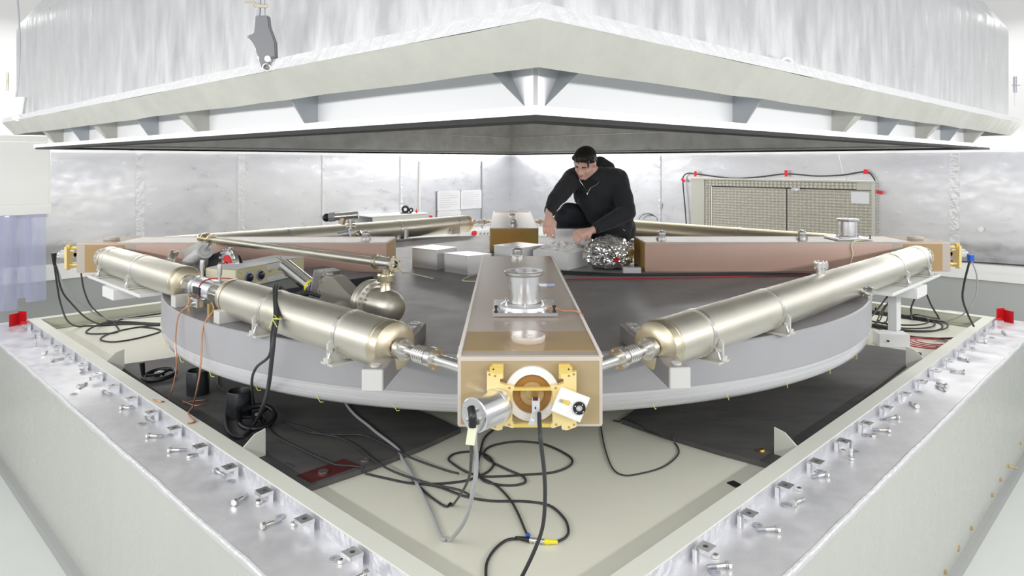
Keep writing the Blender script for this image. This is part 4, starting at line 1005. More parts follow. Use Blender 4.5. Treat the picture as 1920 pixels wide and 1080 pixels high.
for i in range(nn+1):
    row = []
    for j in range(nn+1):
        a_, b_ = i/nn, j/nn
        p = Vector(qp[0]).to_3d()*(1-a_)*(1-b_)+Vector(qp[1]).to_3d()*a_*(1-b_)+Vector(qp[2]).to_3d()*a_*b_+Vector(qp[3]).to_3d()*(1-a_)*b_
        e_ = math.sin(PI*a_)*math.sin(PI*b_)
        h_ = e_**.5*(.030+.022*abs(noise.noise(Vector((a_*7, b_*7, 1))))*2+.012*noise.noise(Vector((a_*25, b_*25, 5))))
        row.append(Vector((p.x, p.y, ZD+.107+h_)))
    rows.append(row)
m.strip(rows, closed=False); m.build('crumpled_film', 'crumple', t, flat=True)
p0 = by(1042, 430, .30)
t = thing('upright_box', 'tall pale grey box standing between the hands of the person', 'box', (p0.x+.117, .35, ZD), 'white boxes on the slab')
MB().box((p0.x+.117, .345, (ZD+p0.z)/2), (.236, .09, p0.z-ZD), bev=.002).build('box_body', 'styro', t)
MB().box((p0.x+.117, .345, p0.z+.001), (.24, .094, .003)).build('box_top', 'alu_white', t)
m = MB().tube([(p0.x+.185, .299, ZD+.10), (p0.x+.19, .298, ZD+.108), (p0.x+.20, .298, ZD+.104), (p0.x+.195, .298, ZD+.098)], .0015, sr=5); m.build('green_mark', 'saddle', t)
# foil bundle
bm_ = bmesh.new(); bmesh.ops.create_icosphere(bm_, subdivisions=5, radius=1)
for v in bm_.verts:
    d_ = v.co.normalized(); q_ = d_*2.1+Vector((3, 1, 7))
    cells = noise.voronoi(q_*1.15)[0]; rid = (cells[1]-cells[0]); cells2 = noise.voronoi(q_*2.6)[0]; r2_ = cells2[1]-cells2[0]
    k_ = 1+.17*(rid-.3)+.10*(r2_-.3)+.02*noise.noise(q_*9)
    skirt = 1+.16*max(0, -d_.z)**1.5
    v.co = Vector((d_.x*.168*k_*skirt, d_.y*.125*k_*skirt, max(-.095, d_.z*.118*k_)))
    if v.co.z <= -.09: v.co.z = -.093+.01*abs(noise.noise(q_*6))
T = thing('foil_bundle', 'crumpled aluminium foil bundle with a red tag beside the right glass arm', 'foil', (.622, -.01, ZD))
m = MB(); me_ = bpy.data.meshes.new('f'); bm_.to_mesh(me_); bm_.free(); m.bm.from_mesh(me_); m.move(Matrix.Translation((.622, -.03, ZD+.102)))
m.build('crinkled_wrap', 'foil', T, flat=True)
MB().box((.655, -.163, ZD+.075), (.028, .006, .03), rot=Euler((.2, .5, 0)), bev=.002).build('red_tag', 'red', T)
MB().tube([(.652, -.168, ZD+.08), (.64, -.176, ZD+.115), (.62, -.165, ZD+.14), (.60, -.14, ZD+.165)], .0025).build('tag_wire', 'cable', T)
m = MB().box((.74, -.215, ZD+.018), (.115, .05, .036), bev=.002); tag(m.build('small_block', 'alu_white'), 'small white block on the slab at the corner of the right glass arm', 'block')
# ================================================================ CABLES
def cable(name, pts, r, mt, lab, cat='cable', smooth=6, sr=8):
    P_ = catmull(pts, smooth); gl, gr = grow(MATL, .015), grow(MATR, .015)
    for p_ in P_:
        if p_.z < .87 and abs(p_.x)+p_.y > 4.22 and abs(p_.x) < 4:
            e_ = (abs(p_.x)+p_.y-4.22)/2; p_.x -= math.copysign(e_, p_.x); p_.y -= e_
        if p_.z < .88 and abs(p_.x)-p_.y < 2.9:
            p_.z = max(p_.z, ZF+r+.0005)
            if p_.z < zm+r and (inside(p_, gl) or inside(p_, gr)): p_.z = zm+r+.0005
    return tag(MB().tube(P_, r, sr=sr, smooth=1).build(name, mt), lab, cat)
zf_ = ZF+.005
def on_mat(u, v):
    for poly in (((222, 684), (568, 920), (872, 805), (806, 770), (343, 660)), ((1732, 655), (1454, 878), (1240, 818), (1150, 784), (1620, 640))):
        ins = False
        for (x0, y0), (x1, y1) in zip(poly, poly[1:]+poly[:1]):
            if (y0 > v) != (y1 > v) and u < (x1-x0)*(v-y0)/(y1-y0)+x0: ins = not ins
        if ins: return True
    return False
def F(*uv, z=zf_): return [bz(u, v, ZF+.03 if (z == zf_ and on_mat(u, v)) else z) for u, v in uv]
# around the front can
cable('cable', [by(884, 792, -2.99), by(884, 830, -2.97), by(883, 868, -2.75), by(880, 893, -2.6), by(868, 920, -2.42)]+F((848, 948), (838, 950), (825, 944), (800, 925), (770, 895)), .0042, 'cable', 'black cable dropping from the silver can and running left over the cream floor')
cable('cable', [by(890, 800, -2.99), by(890, 830, -2.95), by(893, 862, -2.8), by(890, 905, -2.72), by(872, 975, -2.55)]+F((842, 1014), (828, 1010), (808, 962), (780, 905), (748, 855), (700, 806), (668, 780), (652, 762), (640, 740)), .0065, 'cable_grey', 'grey cable hanging from the silver can and looping back under the slab')
MB_ = MB().box(by(884, 815, -3.0), (.022, .003, .05), rot=Euler((0, .15, 0))); tag(MB_.build('tape_flag', 'tape_paper'), 'cream tape flag on the cable under the silver can', 'tape')
cable('cable', [by(883, 764, -2.985), by(886, 780, -3.0), by(886, 800, -3.0)], .010, 'black', 'short thick black plug boot on the silver can', 'plug')
cable('cable', [by(1011, 775, -2.895), by(1012, 800, -2.93), by(1014, 830, -2.95), by(1020, 880, -2.9), by(1022, 930, -2.84), by(1018, 985, -2.8), by(1003, 1030, -2.78), by(978, 1082, -2.76), by(960, 1110, -2.74)], .0055, 'cable', 'black cable falling from the gold mount straight towards the viewer')
cable('cable', F((925, 806), (908, 822), (900, 850), (896, 880), (905, 900), (930, 908), (960, 910), (984, 905), (980, 893), (950, 880), (915, 862), (907, 850), (920, 837), (955, 829), (985, 828), (1020, 833), (1055, 848), (1073, 862), (1066, 875), (1035, 886), (985, 890), (940, 893), (905, 893), (875, 885), (850, 870), (841, 860), (855, 850), (885, 847), (912, 853), (925, 868), (918, 882), (898, 893), (870, 902), (820, 907), (770, 906), (720, 896), (670, 885), (620, 868), (570, 845), (520, 820), (500, 800), (490, 785)), .0046, 'cable', 'black cable lying in big loops on the cream floor under the front arm')
cable('cable', F((770, 905), (820, 912), (870, 930), (920, 939), (985, 940), (1030, 948), (1058, 972), (1066, 995), (1060, 1008), (1046, 1015)), .0046, 'cable', 'black cable curving round to the yellow connector')
cable('cable', F((900, 895), (930, 910), (955, 935), (970, 960), (985, 995), (990, 1004)), .0042, 'cable', 'thin black cable running down to the blue collar of the connector')
cable('cable', F((972, 1010), (950, 1013), (928, 1030), (913, 1055), (911, 1085)), .0048, 'cable', 'black cable leaving the connector towards the bottom edge')
cable('cable', F((1127, 800), (1130, 820), (1137, 850), (1150, 880), (1170, 891), (1200, 888), (1240, 877), (1265, 860), (1273, 845), (1262, 828), (1235, 815), (1190, 800), (1150, 788)), .0032, 'cable', 'thin black cable loop on the cream floor to the right of the front arm')
for k, (pp_, lab) in enumerate(((((530, 790), (580, 810), (625, 815), (680, 816), (720, 832), (770, 858), (830, 880), (860, 888)), 'black cable crossing the left mat and ending in the floor loops'), (((538, 792), (600, 812), (640, 822), (670, 838), (700, 862), (740, 885), (800, 905), (858, 918), (880, 928)), 'black cable running over the edge of the left mat beneath the grey one'))):
    cable('cable', F(*pp_, z=ZF+.03), .0046, 'cable', lab)
# connector
T = thing('coax_connector', 'steel coax joint with yellow and black boots on the cream floor', 'connector', bz(1010, 1014, ZF+.002))
def G(u, v): return bz(u, v, ZF+.011)
MB().cyl(G(992, 1012), G(1021, 1015), .0075).build('metal_barrel', 'chrome', T)
for u in (996, 1003, 1012, 1019): MB().torus(G(u, 1013+(u-992)*.1), .0078, .0018, axis=G(1021, 1015)-G(992, 1012), seg=20, sr=6).build('knurl_ring', 'steel', T)
MB().cyl(G(1021, 1015), G(1046, 1016.5), .0098, .0055).build('yellow_boot', 'yellow', T)
MB().cyl(G(966, 1008), G(993, 1012), .0045, .0095).build('black_boot', 'black', T)
MB().box(G(990, 1005.5)+Vector((0, 0, .004)), (.014, .014, .010), rz=.3, bev=.002).build('blue_collar', 'blue', T)
# thick black bundle over the left tube
top = tp(-1, 1.42)
tb = [bd(600, 556, 2.50, -1), bd(575, 549, 2.56, -1), bd(548, 556, 2.70, -1), top+dl*.02+na*.01+Vector((0, 0, .094)), bd(520, 592, 2.95, -1), bd(514, 630, 2.97, -1), bd(510, 670, 2.98, -1)]
cable('cable', tb+[bd(500, 740, 2.92, -1)]+[bz(480, 790, ZF+.06), bz(455, 818, ZF+.035), bz(430, 812, ZF+.035), bz(422, 780, ZF+.035), bz(428, 745, ZF+.035)], .0085, 'cable', 'thick black cable strapped over the left tube and hanging down to the mat')
cable('cable', [v+dl*.02+Vector((0, 0, .004)) for v in tb]+[bd(480, 690, 3.0, -1), bd(472, 720, 2.96, -1), bz(478, 760, ZF+.05), bz(497, 785, ZF+.03), bz(505, 800, ZF+.03)], .0055, 'cable', 'thinner black cable beside the thick one over the left tube')
m = MB()
c = bd(520, 598, 2.975, -1)
m.torus(c, .016, .002, axis=(0, .3, 1)).tube([c+nl*.018, c+nl*.02+Vector((-.012, 0, -.03))], .0016, smooth=1).tube([c+nl*.018, c+nl*.02+Vector((.018, 0, -.028))], .0016, smooth=1).tube([c, c+dl*.03+Vector((0, 0, .012)), c+dl*.10+Vector((0, 0, .022))], .0012, smooth=2)
tag(m.build('cable_tie', 'lime'), 'lime string tied round the black cables over the left tube', 'tie')
# copper wires with stops
def wire(pts, lab): cable('copper_wire', pts, .0038, 'copper', lab, 'wire', sr=6)
wire([tp(-1, 2.23)+nl*.05+Vector((0, 0, -.03)), bd(355, 570, 2.98, -1), bd(335, 592, 3.03, -1), bd(329, 640, 3.05, -1), bd(331, 690, 3.05, -1), bz(318, 745, ZF+.06), bz(305, 753, ZK+.011), bz(287, 749, ZK+.011)], 'bare copper wire hanging over the slab edge, the left one')
wire([tp(-1, 1.95)+nl*.05+Vector((0, 0, -.03)), bd(400, 582, 2.95, -1), bd(381, 612, 3.0, -1), bd(378, 660, 3.03, -1), bd(373, 710, 3.03, -1), bz(362, 760, ZF+.05), bz(353, 775, ZK+.02), bz(365, 790, ZK+.011), bz(352, 794, ZK+.011)], 'bare copper wire hanging over the slab edge, the right one')
cable('copper_wire', F((342, 756), (360, 752), (382, 750), (388, 748), z=ZF+.03), .0025, 'copper', 'short piece of copper wire lying on the mat', 'wire')
cable('copper_wire', F((343, 752), (365, 760), (384, 757), z=ZF+.03), .0025, 'copper', 'second short piece of copper wire lying on the mat', 'wire')
cable('cable', [tp(-1, 2.10)+Vector((0, 0, .053)), tp(-1, 2.0)+Vector((0, 0, .062))+na*.04, tp(-1, 1.9)+na*.10+Vector((0, 0, .05)), Vector((-1.45, -1.10, 1.47))], .0025, 'cable_red', 'thin red lead from the coupling to the beige controller')
# cables behind on the left / right floor
m = MB().cyl(by(101, 474, .03), by(102, 497, .04), .017, .009, seg=16); tag(m.build('black_plug', 'black'), 'black cone-shaped plug at the tip of the left detector can', 'plug')
cable('cable', [by(101, 476, .03), by(102, 495, .04), by(103, 505, .05), by(108, 540, .1), by(114, 570, .2), by(127, 602, .5)]+F((150, 613), (185, 611), (240, 608), (300, 609)), .006, 'cable', 'black cable from the left detector can down to the floor loops')
cable('cable', [by(103, 494, .04), by(107, 508, .05), by(116, 545, .1), by(135, 570, .2), by(163, 597, .5)]+F((195, 609), (240, 605), (300, 607)), .006, 'cable', 'second black cable from the left detector can, the inner one')
cable('cable', [by(104, 494, .05), by(109, 508, .06), by(122, 540, .1), by(150, 568, .25), by(182, 590, .6)]+F((210, 601), (250, 597), (303, 592)), .005, 'cable_grey', 'grey cable from the left detector can to the slab')
cable('cable', [by(152, 512, .15), by(158, 545, .15), by(172, 575, .2)]+F((200, 600), (222, 616), (215, 624), (170, 626), (163, 620), (190, 607), (230, 603), (299, 608)), .0055, 'cable', 'black cable dropping from beneath the left glass arm')
cable('cable', F((300, 610), (270, 612), (225, 620), (195, 630), (190, 638), (215, 641), (255, 635), (298, 623), (295, 617), (265, 613)), .0055, 'cable', 'black cable loop on the floor left of the slab')
cable('cable', F((303, 584), (265, 585), (235, 592), (216, 607)), .0055, 'cable', 'short black cable curving on the floor left of the slab')
cable('cable', [by(1818, 490, .0), by(1808, 530, .1), by(1805, 560, .15), by(1815, 590, .2), by(1826, 612, .25)], .007, 'cable', 'black cable hanging from the blue plug at the right')
cable('cable', [by(1822, 490, .0), by(1832, 520, .1), by(1828, 560, .2), by(1805, 590, .3)]+F((1775, 601), (1745, 602), (1712, 598), (1700, 596)), .005, 'cable_grey', 'grey cable hanging in a wide curve from the blue plug at the right')
MB_ = MB().box(by(1820, 484, -.02), (.035, .03, .045), rz=.3, bev=.004); tag(MB_.build('blue_plug', 'blue'), 'bright blue plug on the right detector can', 'plug')
cable('cable', [by(1728, 508, .1), by(1730, 530, .1), by(1745, 570, .2), by(1759, 594, .3), by(1754, 597, .32)]+F((1700, 586), (1640, 576)), .006, 'cable', 'black cable from under the right arm bending back to the slab')
cable('cable', [by(1738, 508, .1), by(1722, 545, .1), by(1709, 575, .2), by(1709, 590, .3)]+F((1712, 598), (1730, 602)), .006, 'cable', 'black cable crossing another beneath the right glass arm')
for k, (u0, u1, v1) in enumerate(((1674, 1634, 594), (1680, 1650, 600), (1684, 1662, 603), (1688, 1671, 605), (1691, 1640, 610))):
    cable('cable', [by(u0, 542, .0), by((u0*2+u1)/3, 560, .05), by((u0+2*u1)/3-2, 580, .1), bz(u1, v1, ZF+.02), bz(u1-8, v1+4, ZF+.006)], .005, 'cable', 'black lead fanning down from the right bracket, %s of five' % ORD[k])
for k, (du, dv, rr) in enumerate(((0, 0, 1), (-3, 2, .93), (4, -1, 1.05), (-6, 3, .85))):
    cc = bz(1672, 601, ZF); n_ = 28
    cable('cable', [Vector((cc.x+.33*rr*math.cos(2*PI*i/n_)+.002*du, cc.y+.40*rr*math.sin(2*PI*i/n_)+.02*dv, ZF+.006+.007*k)) for i in range(n_+1)], .006, 'cable', 'black cable coil on the floor right of the slab, %s turn from the bottom' % ORD[k], smooth=2)
cable('cable', F((1640, 607), (1665, 616), (1690, 625), (1712, 632), (1760, 635), (1800, 634)), .007, 'cable', 'black cable running right across the floor towards the kerb')
cable('cable', F((1640, 613), (1665, 622), (1690, 626), (1705, 632), (1700, 635), (1690, 633)), .006, 'cable', 'short dark cable end beside the grey utility box')
for k in range(4):
    cc = bz(1740, 644, ZF); n_ = 24; rr = .16-.022*k
    cable('wire_coil', [Vector((cc.x+rr*1.15*math.cos(2*PI*i/n_)+.01*k, cc.y+rr*math.sin(2*PI*i/n_)*1.0, ZF+.004+.004*k)) for i in range(n_+1)], .0035, 'cable_red', 'loose coil of red wire near the right kerb, %s ring from outside' % ORD[k], 'wire', smooth=2, sr=6)
cable('cable', F((1755, 639), (1770, 640), (1779, 648), (1772, 652), (1755, 650)), .003, 'cable_grey', 'thin grey wire end beside the red coil', 'wire')
m = MB()
for k in range(5): m.box(bz(1655+k*4, 619+(k % 3)*2, ZF+.012), (.03, .006, .006), rz=k*1.1)
tag(m.build('wire_clips', 'yellow'), 'tuft of yellow-green wire ends by the cable coil', 'wire')
p = bz(1684, 652, ZF); t = thing('utility_box', 'grey metal utility box on the floor beside the right mat', 'box', p+Vector((0, .07, 0)))
MB().box(p+Vector((-.01, .07, .045)), (.20, .13, .09), rz=-.18, bev=.003).build('box_body', 'styro', t)
q_ = by(1666, 645, p.y-.0); MB().cyl(bz(1666, 652, ZF)+Vector((0, -.004, .045)), bz(1666, 652, ZF)+Vector((0, .01, .045)), .006).build('cable_hole', 'ink', t)
p = bz(1789, 600, ZF); m = MB().lathe([(.105, 0), (.113, 0), (.118, .05), (.110, .055), (.10, .01), (0, .008)], p, seg=48); tag(m.build('plastic_dish', 'white'), 'round white plastic dish on the floor at the far right', 'dish')
p = bz(1660, 586, ZF); t = thing('power_strip', 'black power strip with two glowing orange switches behind the slab', 'power strip', p)
MB().box(p+Vector((0, 0, .025)), (.20, .09, .05), rz=-.1, bev=.004).build('strip_body', 'blackish', t)
for du in (-.055, .05): MB().box(p+Vector((du, -.02, .053)), (.04, .03, .012), bev=.003).build('orange_switch', 'orange', t)
# cables on the slab by the right arm
zs_ = ZD+.006
def FS(*uv): return [bz(u, v, zs_) for u, v in uv]
cable('cable', FS((1052, 509), (1100, 511), (1160, 514), (1240, 514), (1330, 513), (1400, 512), (1520, 514)), .006, 'cable', 'upper black cable along the foot of the right glass arm')
cable('cable', FS((1055, 513), (1110, 515), (1180, 516), (1300, 515), (1420, 515), (1525, 516)), .0055, 'cable', 'lower black cable along the foot of the right glass arm')
cable('cable', FS((1060, 524), (1120, 523), (1200, 522), (1300, 520), (1450, 517), (1530, 516)), .004, 'cable_red', 'dark red wire running across the slab below the right glass arm', 'wire')
cable('cable', FS((905, 512), (885, 516), (868, 524), (872, 527), (896, 528)), .004, 'beige_side', 'thin beige lead beside the second white box')
cable('cable', [(.07, -2.30, ZB+.018), (.10, -2.305, ZB+.022), (.13, -2.33, ZB+.012), (.17, -2.335, ZB+.012), (.197, -2.35, ZB-.0)], .0028, 'copper', 'thin copper-coloured lead from the front aluminium cup over the arm edge', 'wire')
cable('cable', [(2.30, -.13, ZB+.012), (2.19, -.18, ZB+.008), (2.16, -.2, ZB-.02), (2.17, -.2, ZB-.07), (2.155, -.2, ZB-.14)], .004, 'tape_paper', 'cream lead hanging over the right glass arm', 'wire')
# handwheels and black cups on the mat
def wheel(c, R, ax, lab, hdl):
    T = thing('handwheel', lab, 'handwheel', c, 'black handwheels on the left mat')
    ax = Vector(ax).normalized(); u_ = ax.orthogonal().normalized(); v_ = ax.cross(u_)
    MB().torus(c, R, .013, axis=ax, seg=48, sr=12).build('rim', 'black', T)
    m = MB().cyl(c-ax*.012, c+ax*.015, .026, seg=24)
    for k in range(3):
        a = k*2.094+.4; m.cyl(c, c+(u_*math.cos(a)+v_*math.sin(a))*R, .008, seg=10)
    m.build('hub_and_spokes', 'black', T); MB().cyl(c+ax*.015, c+ax*.018, .010, seg=16).build('hub_bore', 'chip', T)
    h = c+(u_*math.cos(hdl)+v_*math.sin(hdl))*R; MB().cyl(h+ax*.008, h+ax*.085, .011, .015, seg=16, bev=.003).build('grip', 'black', T)
wheel(bz(299, 702, ZF+.045), .085, (-.05, -.10, 1), 'black handwheel lying at the outer corner of the left mat', 2.6)
wheel(bz(482, 782, ZF+.06), .080, (.10, -.38, 1), 'black handwheel lying tilted beside the second black cup', 2.9)
for u, v, lab in ((371, 738, 'black hollow cylinder standing on the left mat, the farther one'), (449, 780, 'black hollow cylinder standing on the left mat, the nearer one')):
    p = bz(u, v, ZF+.022); MBx = MB().lathe([(0, .008), (.050, .008), (.050, .125), (.052, .128), (.056, .128), (.058, .125), (.058, .002), (.056, 0), (0, 0)], p, seg=48); tag(MBx.build('black_cylinder', 'blackish'), lab, 'cylinder', 'black cylinders on the left mat')
cable('cable', F((410, 702), (408, 722), (425, 735), (450, 740), (470, 735), z=ZF+.03), .005, 'cable', 'black cable loop behind the nearer black cylinder')
cable('cable', F((535, 866), (548, 872), (552, 875), z=ZF+.024), .0016, 'ink', 'tiny bent wire on the left mat near the maroon patch', 'wire')
# ================================================================ THINGS ON AND BEFORE THE REAR WALLS
nR = -Vector((1, 1, 0)).normalized(); nL = -Vector((-1, 1, 0)).normalized()
# steel hatch cabinet on the right
dR = Vector((1, -1, 0)).normalized(); dL = Vector((-1, -1, 0)).normalized()
A = bb(1297, 340, 5.36, 1); B = bb(1641, 340, 5.36, 1); zt = (bb(1297, 336, 5.36, 1).z+bb(1641, 338, 5.36, 1).z)/2; zl = 1.19
A.z = B.z = 0; Wd = (B-A).length; rzR = -PI/4
T = thing('steel_hatch', 'circle-polished steel double-door hatch on the rear right wall', 'hatch', (A+B)/2+Vector((0, 0, zl)))
def HP(a, z, o=0): return A+(B-A)*a+Vector((0, 0, z))+nR*o
def hbox(nm, a0, a1, z0, z1, th, mt, off=0, par=None):
    c = (HP(a0, z0, off)+HP(a1, z1, off))/2-nR*th/2
    return MB().box(c, (Wd*(a1-a0), th, z1-z0), rz=rzR, bev=.001).build(nm, mt, par or T)
hbox('back_plate', .0, 1, zl, zt, .10, 'dotplate')
hbox('left_jamb', 0, .085, zl, zt, .03, 'frame_steel', .02)
hbox('top_rail', 0, 1, zt-.012, zt+.006, .03, 'frame_steel', .03)
hbox('right_jamb', .985, 1.0, zl, zt, .03, 'frame_steel', .02)
zd = zt-.085
hbox('door_gap', .125, .985, zd-.006, zd+.004, .02, 'black', .004)
hbox('door_gap', .118, .123, zl, zd, .02, 'black', .004)
hbox('hinge_post', .124, .132, zl, zd, .02, 'white', .010)
hbox('left_door', .135, .563, zl, zd-.008, .02, 'dotplate', .010)
hbox('right_door', .569, .983, zl, zd-.008, .02, 'dotplate', .010)
hbox('centre_gap', .5635, .5685, zl, zd, .02, 'black', .006)
hbox('paper_label', .89, .975, zd-.13, zd-.02, .002, 'label', .013)
c = HP(.615, zd-.01, .02); MB().box(c, (.09, .02, .035), rz=rzR, bev=.004).cyl(c+nR*.01, c+nR*.03+Vector((.02, -.02, -.01)), .007).build('latch', 'chrome', T)
hbox('corner_plate', .915, .985, zt-.085, zt-.012, .004, 'frame_steel', .006)
cable('cable', [bb(u, v, 5.44, 1) for u, v in ((1287, 423), (1285, 395), (1281, 350), (1281, 332), (1290, 325), (1310, 327), (1370, 334), (1420, 332), (1474, 326), (1530, 330), (1580, 328), (1622, 322), (1637, 332), (1642, 350), (1642, 390), (1640, 440))], .007, 'cable', 'black cable taped round the steel hatch on the rear right wall')
for k, (u, v, w_, h_, r_, lab) in enumerate(((1281, 338, .055, .03, -.6, 'red tape at the left corner of the hatch cable, set askew'), (1304, 326, .03, .06, .0, 'red tape above the left end of the steel hatch'), (1474, 325, .032, .065, .05, 'red tape above the middle of the steel hatch'), (1623, 322, .038, .045, -.1, 'red tape above the right end of the steel hatch'), (1646, 360, .085, .032, -.2, 'wide red tape on the wall right of the steel hatch'))):
    p = bb(u, v, 5.428, 1); m = MB().box((0, 0, 0), (w_, .003, h_)); m.move(Matrix.Translation(p) @ Matrix.Rotation(rzR, 4, 'Z') @ Matrix.Rotation(-r_, 4, 'Y')); tag(m.build('red_tape', 'red_tape'), lab, 'tape', 'red tapes on the rear walls')
p = bb(1839, 430, 5.47, 1); m = MB().lathe([(0, .012), (.007, .012), (.009, .004), (.02, .003), (.022, .006), (.024, .0)], p, nR, seg=24); tag(m.build('wall_eyelet', 'white'), 'round white eyelet in the taped seam of the rear right wall', 'eyelet')
p = bb(1238, 387, 5.49, 1); m = MB().box((0, 0, 0), (.045, .003, .085)); m.move(Matrix.Translation(p) @ Matrix.Rotation(rzR, 4, 'Z') @ Matrix.Rotation(.3, 4, 'Y')); tag(m.build('silver_tape', 'chip'), 'small grey tape patch on the wall right of the person', 'tape')
cable('cable', [bb(u, v, 5.42, 1) for u, v in ((1500, 487), (1640, 480), (1780, 489), (1850, 493), (1925, 498))], .006, 'cable', 'black cable along the foot of the right foil wall')
cable('hanging_cord', [bb(u, v, 5.45, 1) for u, v in ((1572, 290), (1582, 330), (1590, 370), (1602, 400), (1622, 442))], .0035, 'cable_white', 'thin pale cord hanging down in front of the steel hatch', 'cord')
for k in range(5):
    c = bb(1213+k*3, 404, 5.2, 1); m = [Vector((c.x+.12*math.cos(a)*(1-.1*k), c.y+.02*k, c.z-.06+.09*math.sin(a)*(1-.12*k))) for a in [PI*i/10-.1 for i in range(11)]]
    cable('cable', m, .004, 'cable' if k % 2 else 'cable_grey', 'thin cable arching behind the person, %s of five' % ORD[k], sr=6)
# papers on the left rear wall
rzL = PI/4
k = 0
for (u0, v0, u1, v1), lab in (((820, 358, 863, 394), 'white printed sheet pinned to the wall, upper left of the group'), ((864, 357, 903, 390), 'white printed sheet with a drawing pinned to the wall, upper right of the group'), ((820, 396, 864, 430), 'white printed sheet pinned below the others, partly behind the tube')):
    a = bb(u0, v0, 5.47, -1); b = bb(u1, v1, 5.47, -1); c = (a+b)/2; wd = (Vector((a.x, a.y))-Vector((b.x, b.y))).length
    t = thing('pinned_sheet', lab, 'paper', Vector((c.x, c.y, min(a.z, b.z))), 'sheets pinned to the rear left wall')
    mxp = Matrix.Translation(c) @ Matrix.Rotation(rzL, 4, 'Z')
    MB().box((0, 0, 0), (wd, .002, abs(a.z-b.z))).move(mxp).build('sheet', 'paper', t)
    m = MB(); hh = abs(a.z-b.z)
    for i in range(7):
        z_ = hh*(.36-.11*i); L_ = wd*(.8 if i % 3 else .5)
        m.box((-(wd*.42)+L_/2, -.002, z_), (L_, .001, .0022))
    if k == 1: m.box((wd*.3, -.002, -hh*.3), (.05, .001, .002)).box((wd*.3, -.002, -hh*.4), (.05, .001, .002))
    m.move(mxp).build('printed_lines', 'ring_grey', t)
    m = MB()
    for sx in (-1, 1): m.box((sx*wd*.49, -.004, hh*.48), (.022, .003, .010), rot=Euler((0, sx*.7, 0)))
    m.move(mxp).build('tape_corner', 'chip', t); k += 1
p = bb(807, 409, 5.3, -1); m = MB().box(p, (.05, .004, .07), rot=Euler((0, .3, rzL))); tag(m.build('red_tape', 'red_tape'), 'red tape flag beside the wall shelf on the left', 'tape', 'red tapes on the rear walls')
# shelf with tape reel
a = bb(692, 406, 5.15, -1); b = bb(797, 406, 5.15, -1); z_ = a.z; c = (a+b)/2
t = thing('wall_shelf', 'white tray shelf on the rear left wall with tools on it', 'shelf', Vector((c.x, c.y, 1.19)))
L_ = (Vector((a.x, a.y))-Vector((b.x, b.y))).length
MB().box((c.x-.1, c.y+.1, z_-.0), (L_, .40, .012), rz=rzL, bev=.002).build('tray_top', 'white', t)
MB().box((c.x+.025, c.y-.025, z_-.045), (L_*.94, .01, .085), rz=rzL, bev=.002).build('tray_front', 'beam_end', t)
MB().box((c.x-.1, c.y+.1, (z_-.09+1.19)/2), (L_*.7, .25, z_-.09-1.19), rz=rzL).build('tray_stand', 'white', t)
p = bb(760, 400, 5.2, -1); p.z = z_+.006
t = thing('cable_reel', 'small black cable reel standing on the wall shelf', 'reel', p)
m = MB().torus(p+Vector((0, 0, .05)), .034, .015, axis=(.3, -1, 0), seg=28); m.build('reel_body', 'black', t)
MB().box(p+Vector((.01, 0, .006)), (.13, .05, .012), bev=.002).build('reel_base', 'black', t)
MB().torus(p+Vector((.07, 0, .04)), .022, .009, axis=(.6, -1, 0), seg=20).build('reel_crank', 'black', t)
p = bb(781, 400, 5.2, -1); p.z = z_+.006; m = MB().lathe([(.012, 0), (.014, .02), (.004, .035), (.004, .05), (0, .052)], p, seg=12); tag(m.build('red_nozzle', 'red'), 'tiny red bottle top standing on the wall shelf', 'bottle')
# microscope-like valve on rear left tube
T = thing('angle_valve', 'steel angle valve with black knob on the rear left tube', 'valve', by(657, 424, 1.2))
c = by(657, 416, 1.2); c.y = tp(-1, 2.6, -1).y
cc = by(657, 418, c.y)
a_ = by(624, 407, c.y); b_ = by(672, 403, c.y)
MB().cyl(a_, b_, .030, seg=24, bev=.003).build('valve_barrel', 'steel', T)
MB().cyl(a_+(a_-b_).normalized()*-.02, a_+(a_-b_).normalized()*.03, .036, seg=8).build('bonnet', 'chip', T)
MB().sphere(a_+(a_-b_).normalized()*.05, .034).build('black_knob', 'black', T)
MB().cyl(by(640, 420, c.y), by(643, 408, c.y), .03, seg=6).build('side_outlet', 'champ', T)
m = MB()
for dx in (-.018, .018):
    for k in range(4): m.torus(by(658, 426-k*5, c.y)+Vector((dx, 0, 0)), .014, .005, seg=16, sr=6)
m.cyl(by(657, 430, c.y), by(657, 407, c.y), .016); m.build('stem', 'steel', T)
T = thing('small_valve', 'small steel valve lying behind the left glass arm', 'valve', by(640, 443, .5))
MB().cyl(by(634, 441, .5), by(655, 437, .5), .022).build('barrel', 'chip', T); MB().cyl(by(652, 438, .5), by(656, 437, .5), .03).build('collar', 'ring_grey', T)
MB().cyl(by(666, 442, .5), by(678, 436, .5), .022, seg=8).torus(by(672, 439, .5), .02, .008, axis=(1, 0, .3)).build('fitting', 'champ', T)
# wall socket strip behind back arm
a = bb(862, 440, 5.3, -1); b = bb(917, 440, 5.3, -1); L_ = (a-b).length; c = (a+b)/2
t = thing('socket_strip', 'white wall trunking with three sockets and a red button', 'socket strip', Vector((c.x, c.y, c.z-.06)))
MB().box(c+Vector((0, 0, 0)), (L_*1.1, .05, .12), rz=rzL, bev=.003).build('trunking', 'white', t)
for u in (901, 908, 914.5):
    p = bb(u, 438, 5.262, -1); MB().cyl(p, p+nL*.006, .018, seg=20).build('socket', 'chip', t)
p = bb(888, 437, 5.255, -1); MB().cyl(p, p+nL*.03, .034, seg=8).build('red_button', 'red_tape', t)
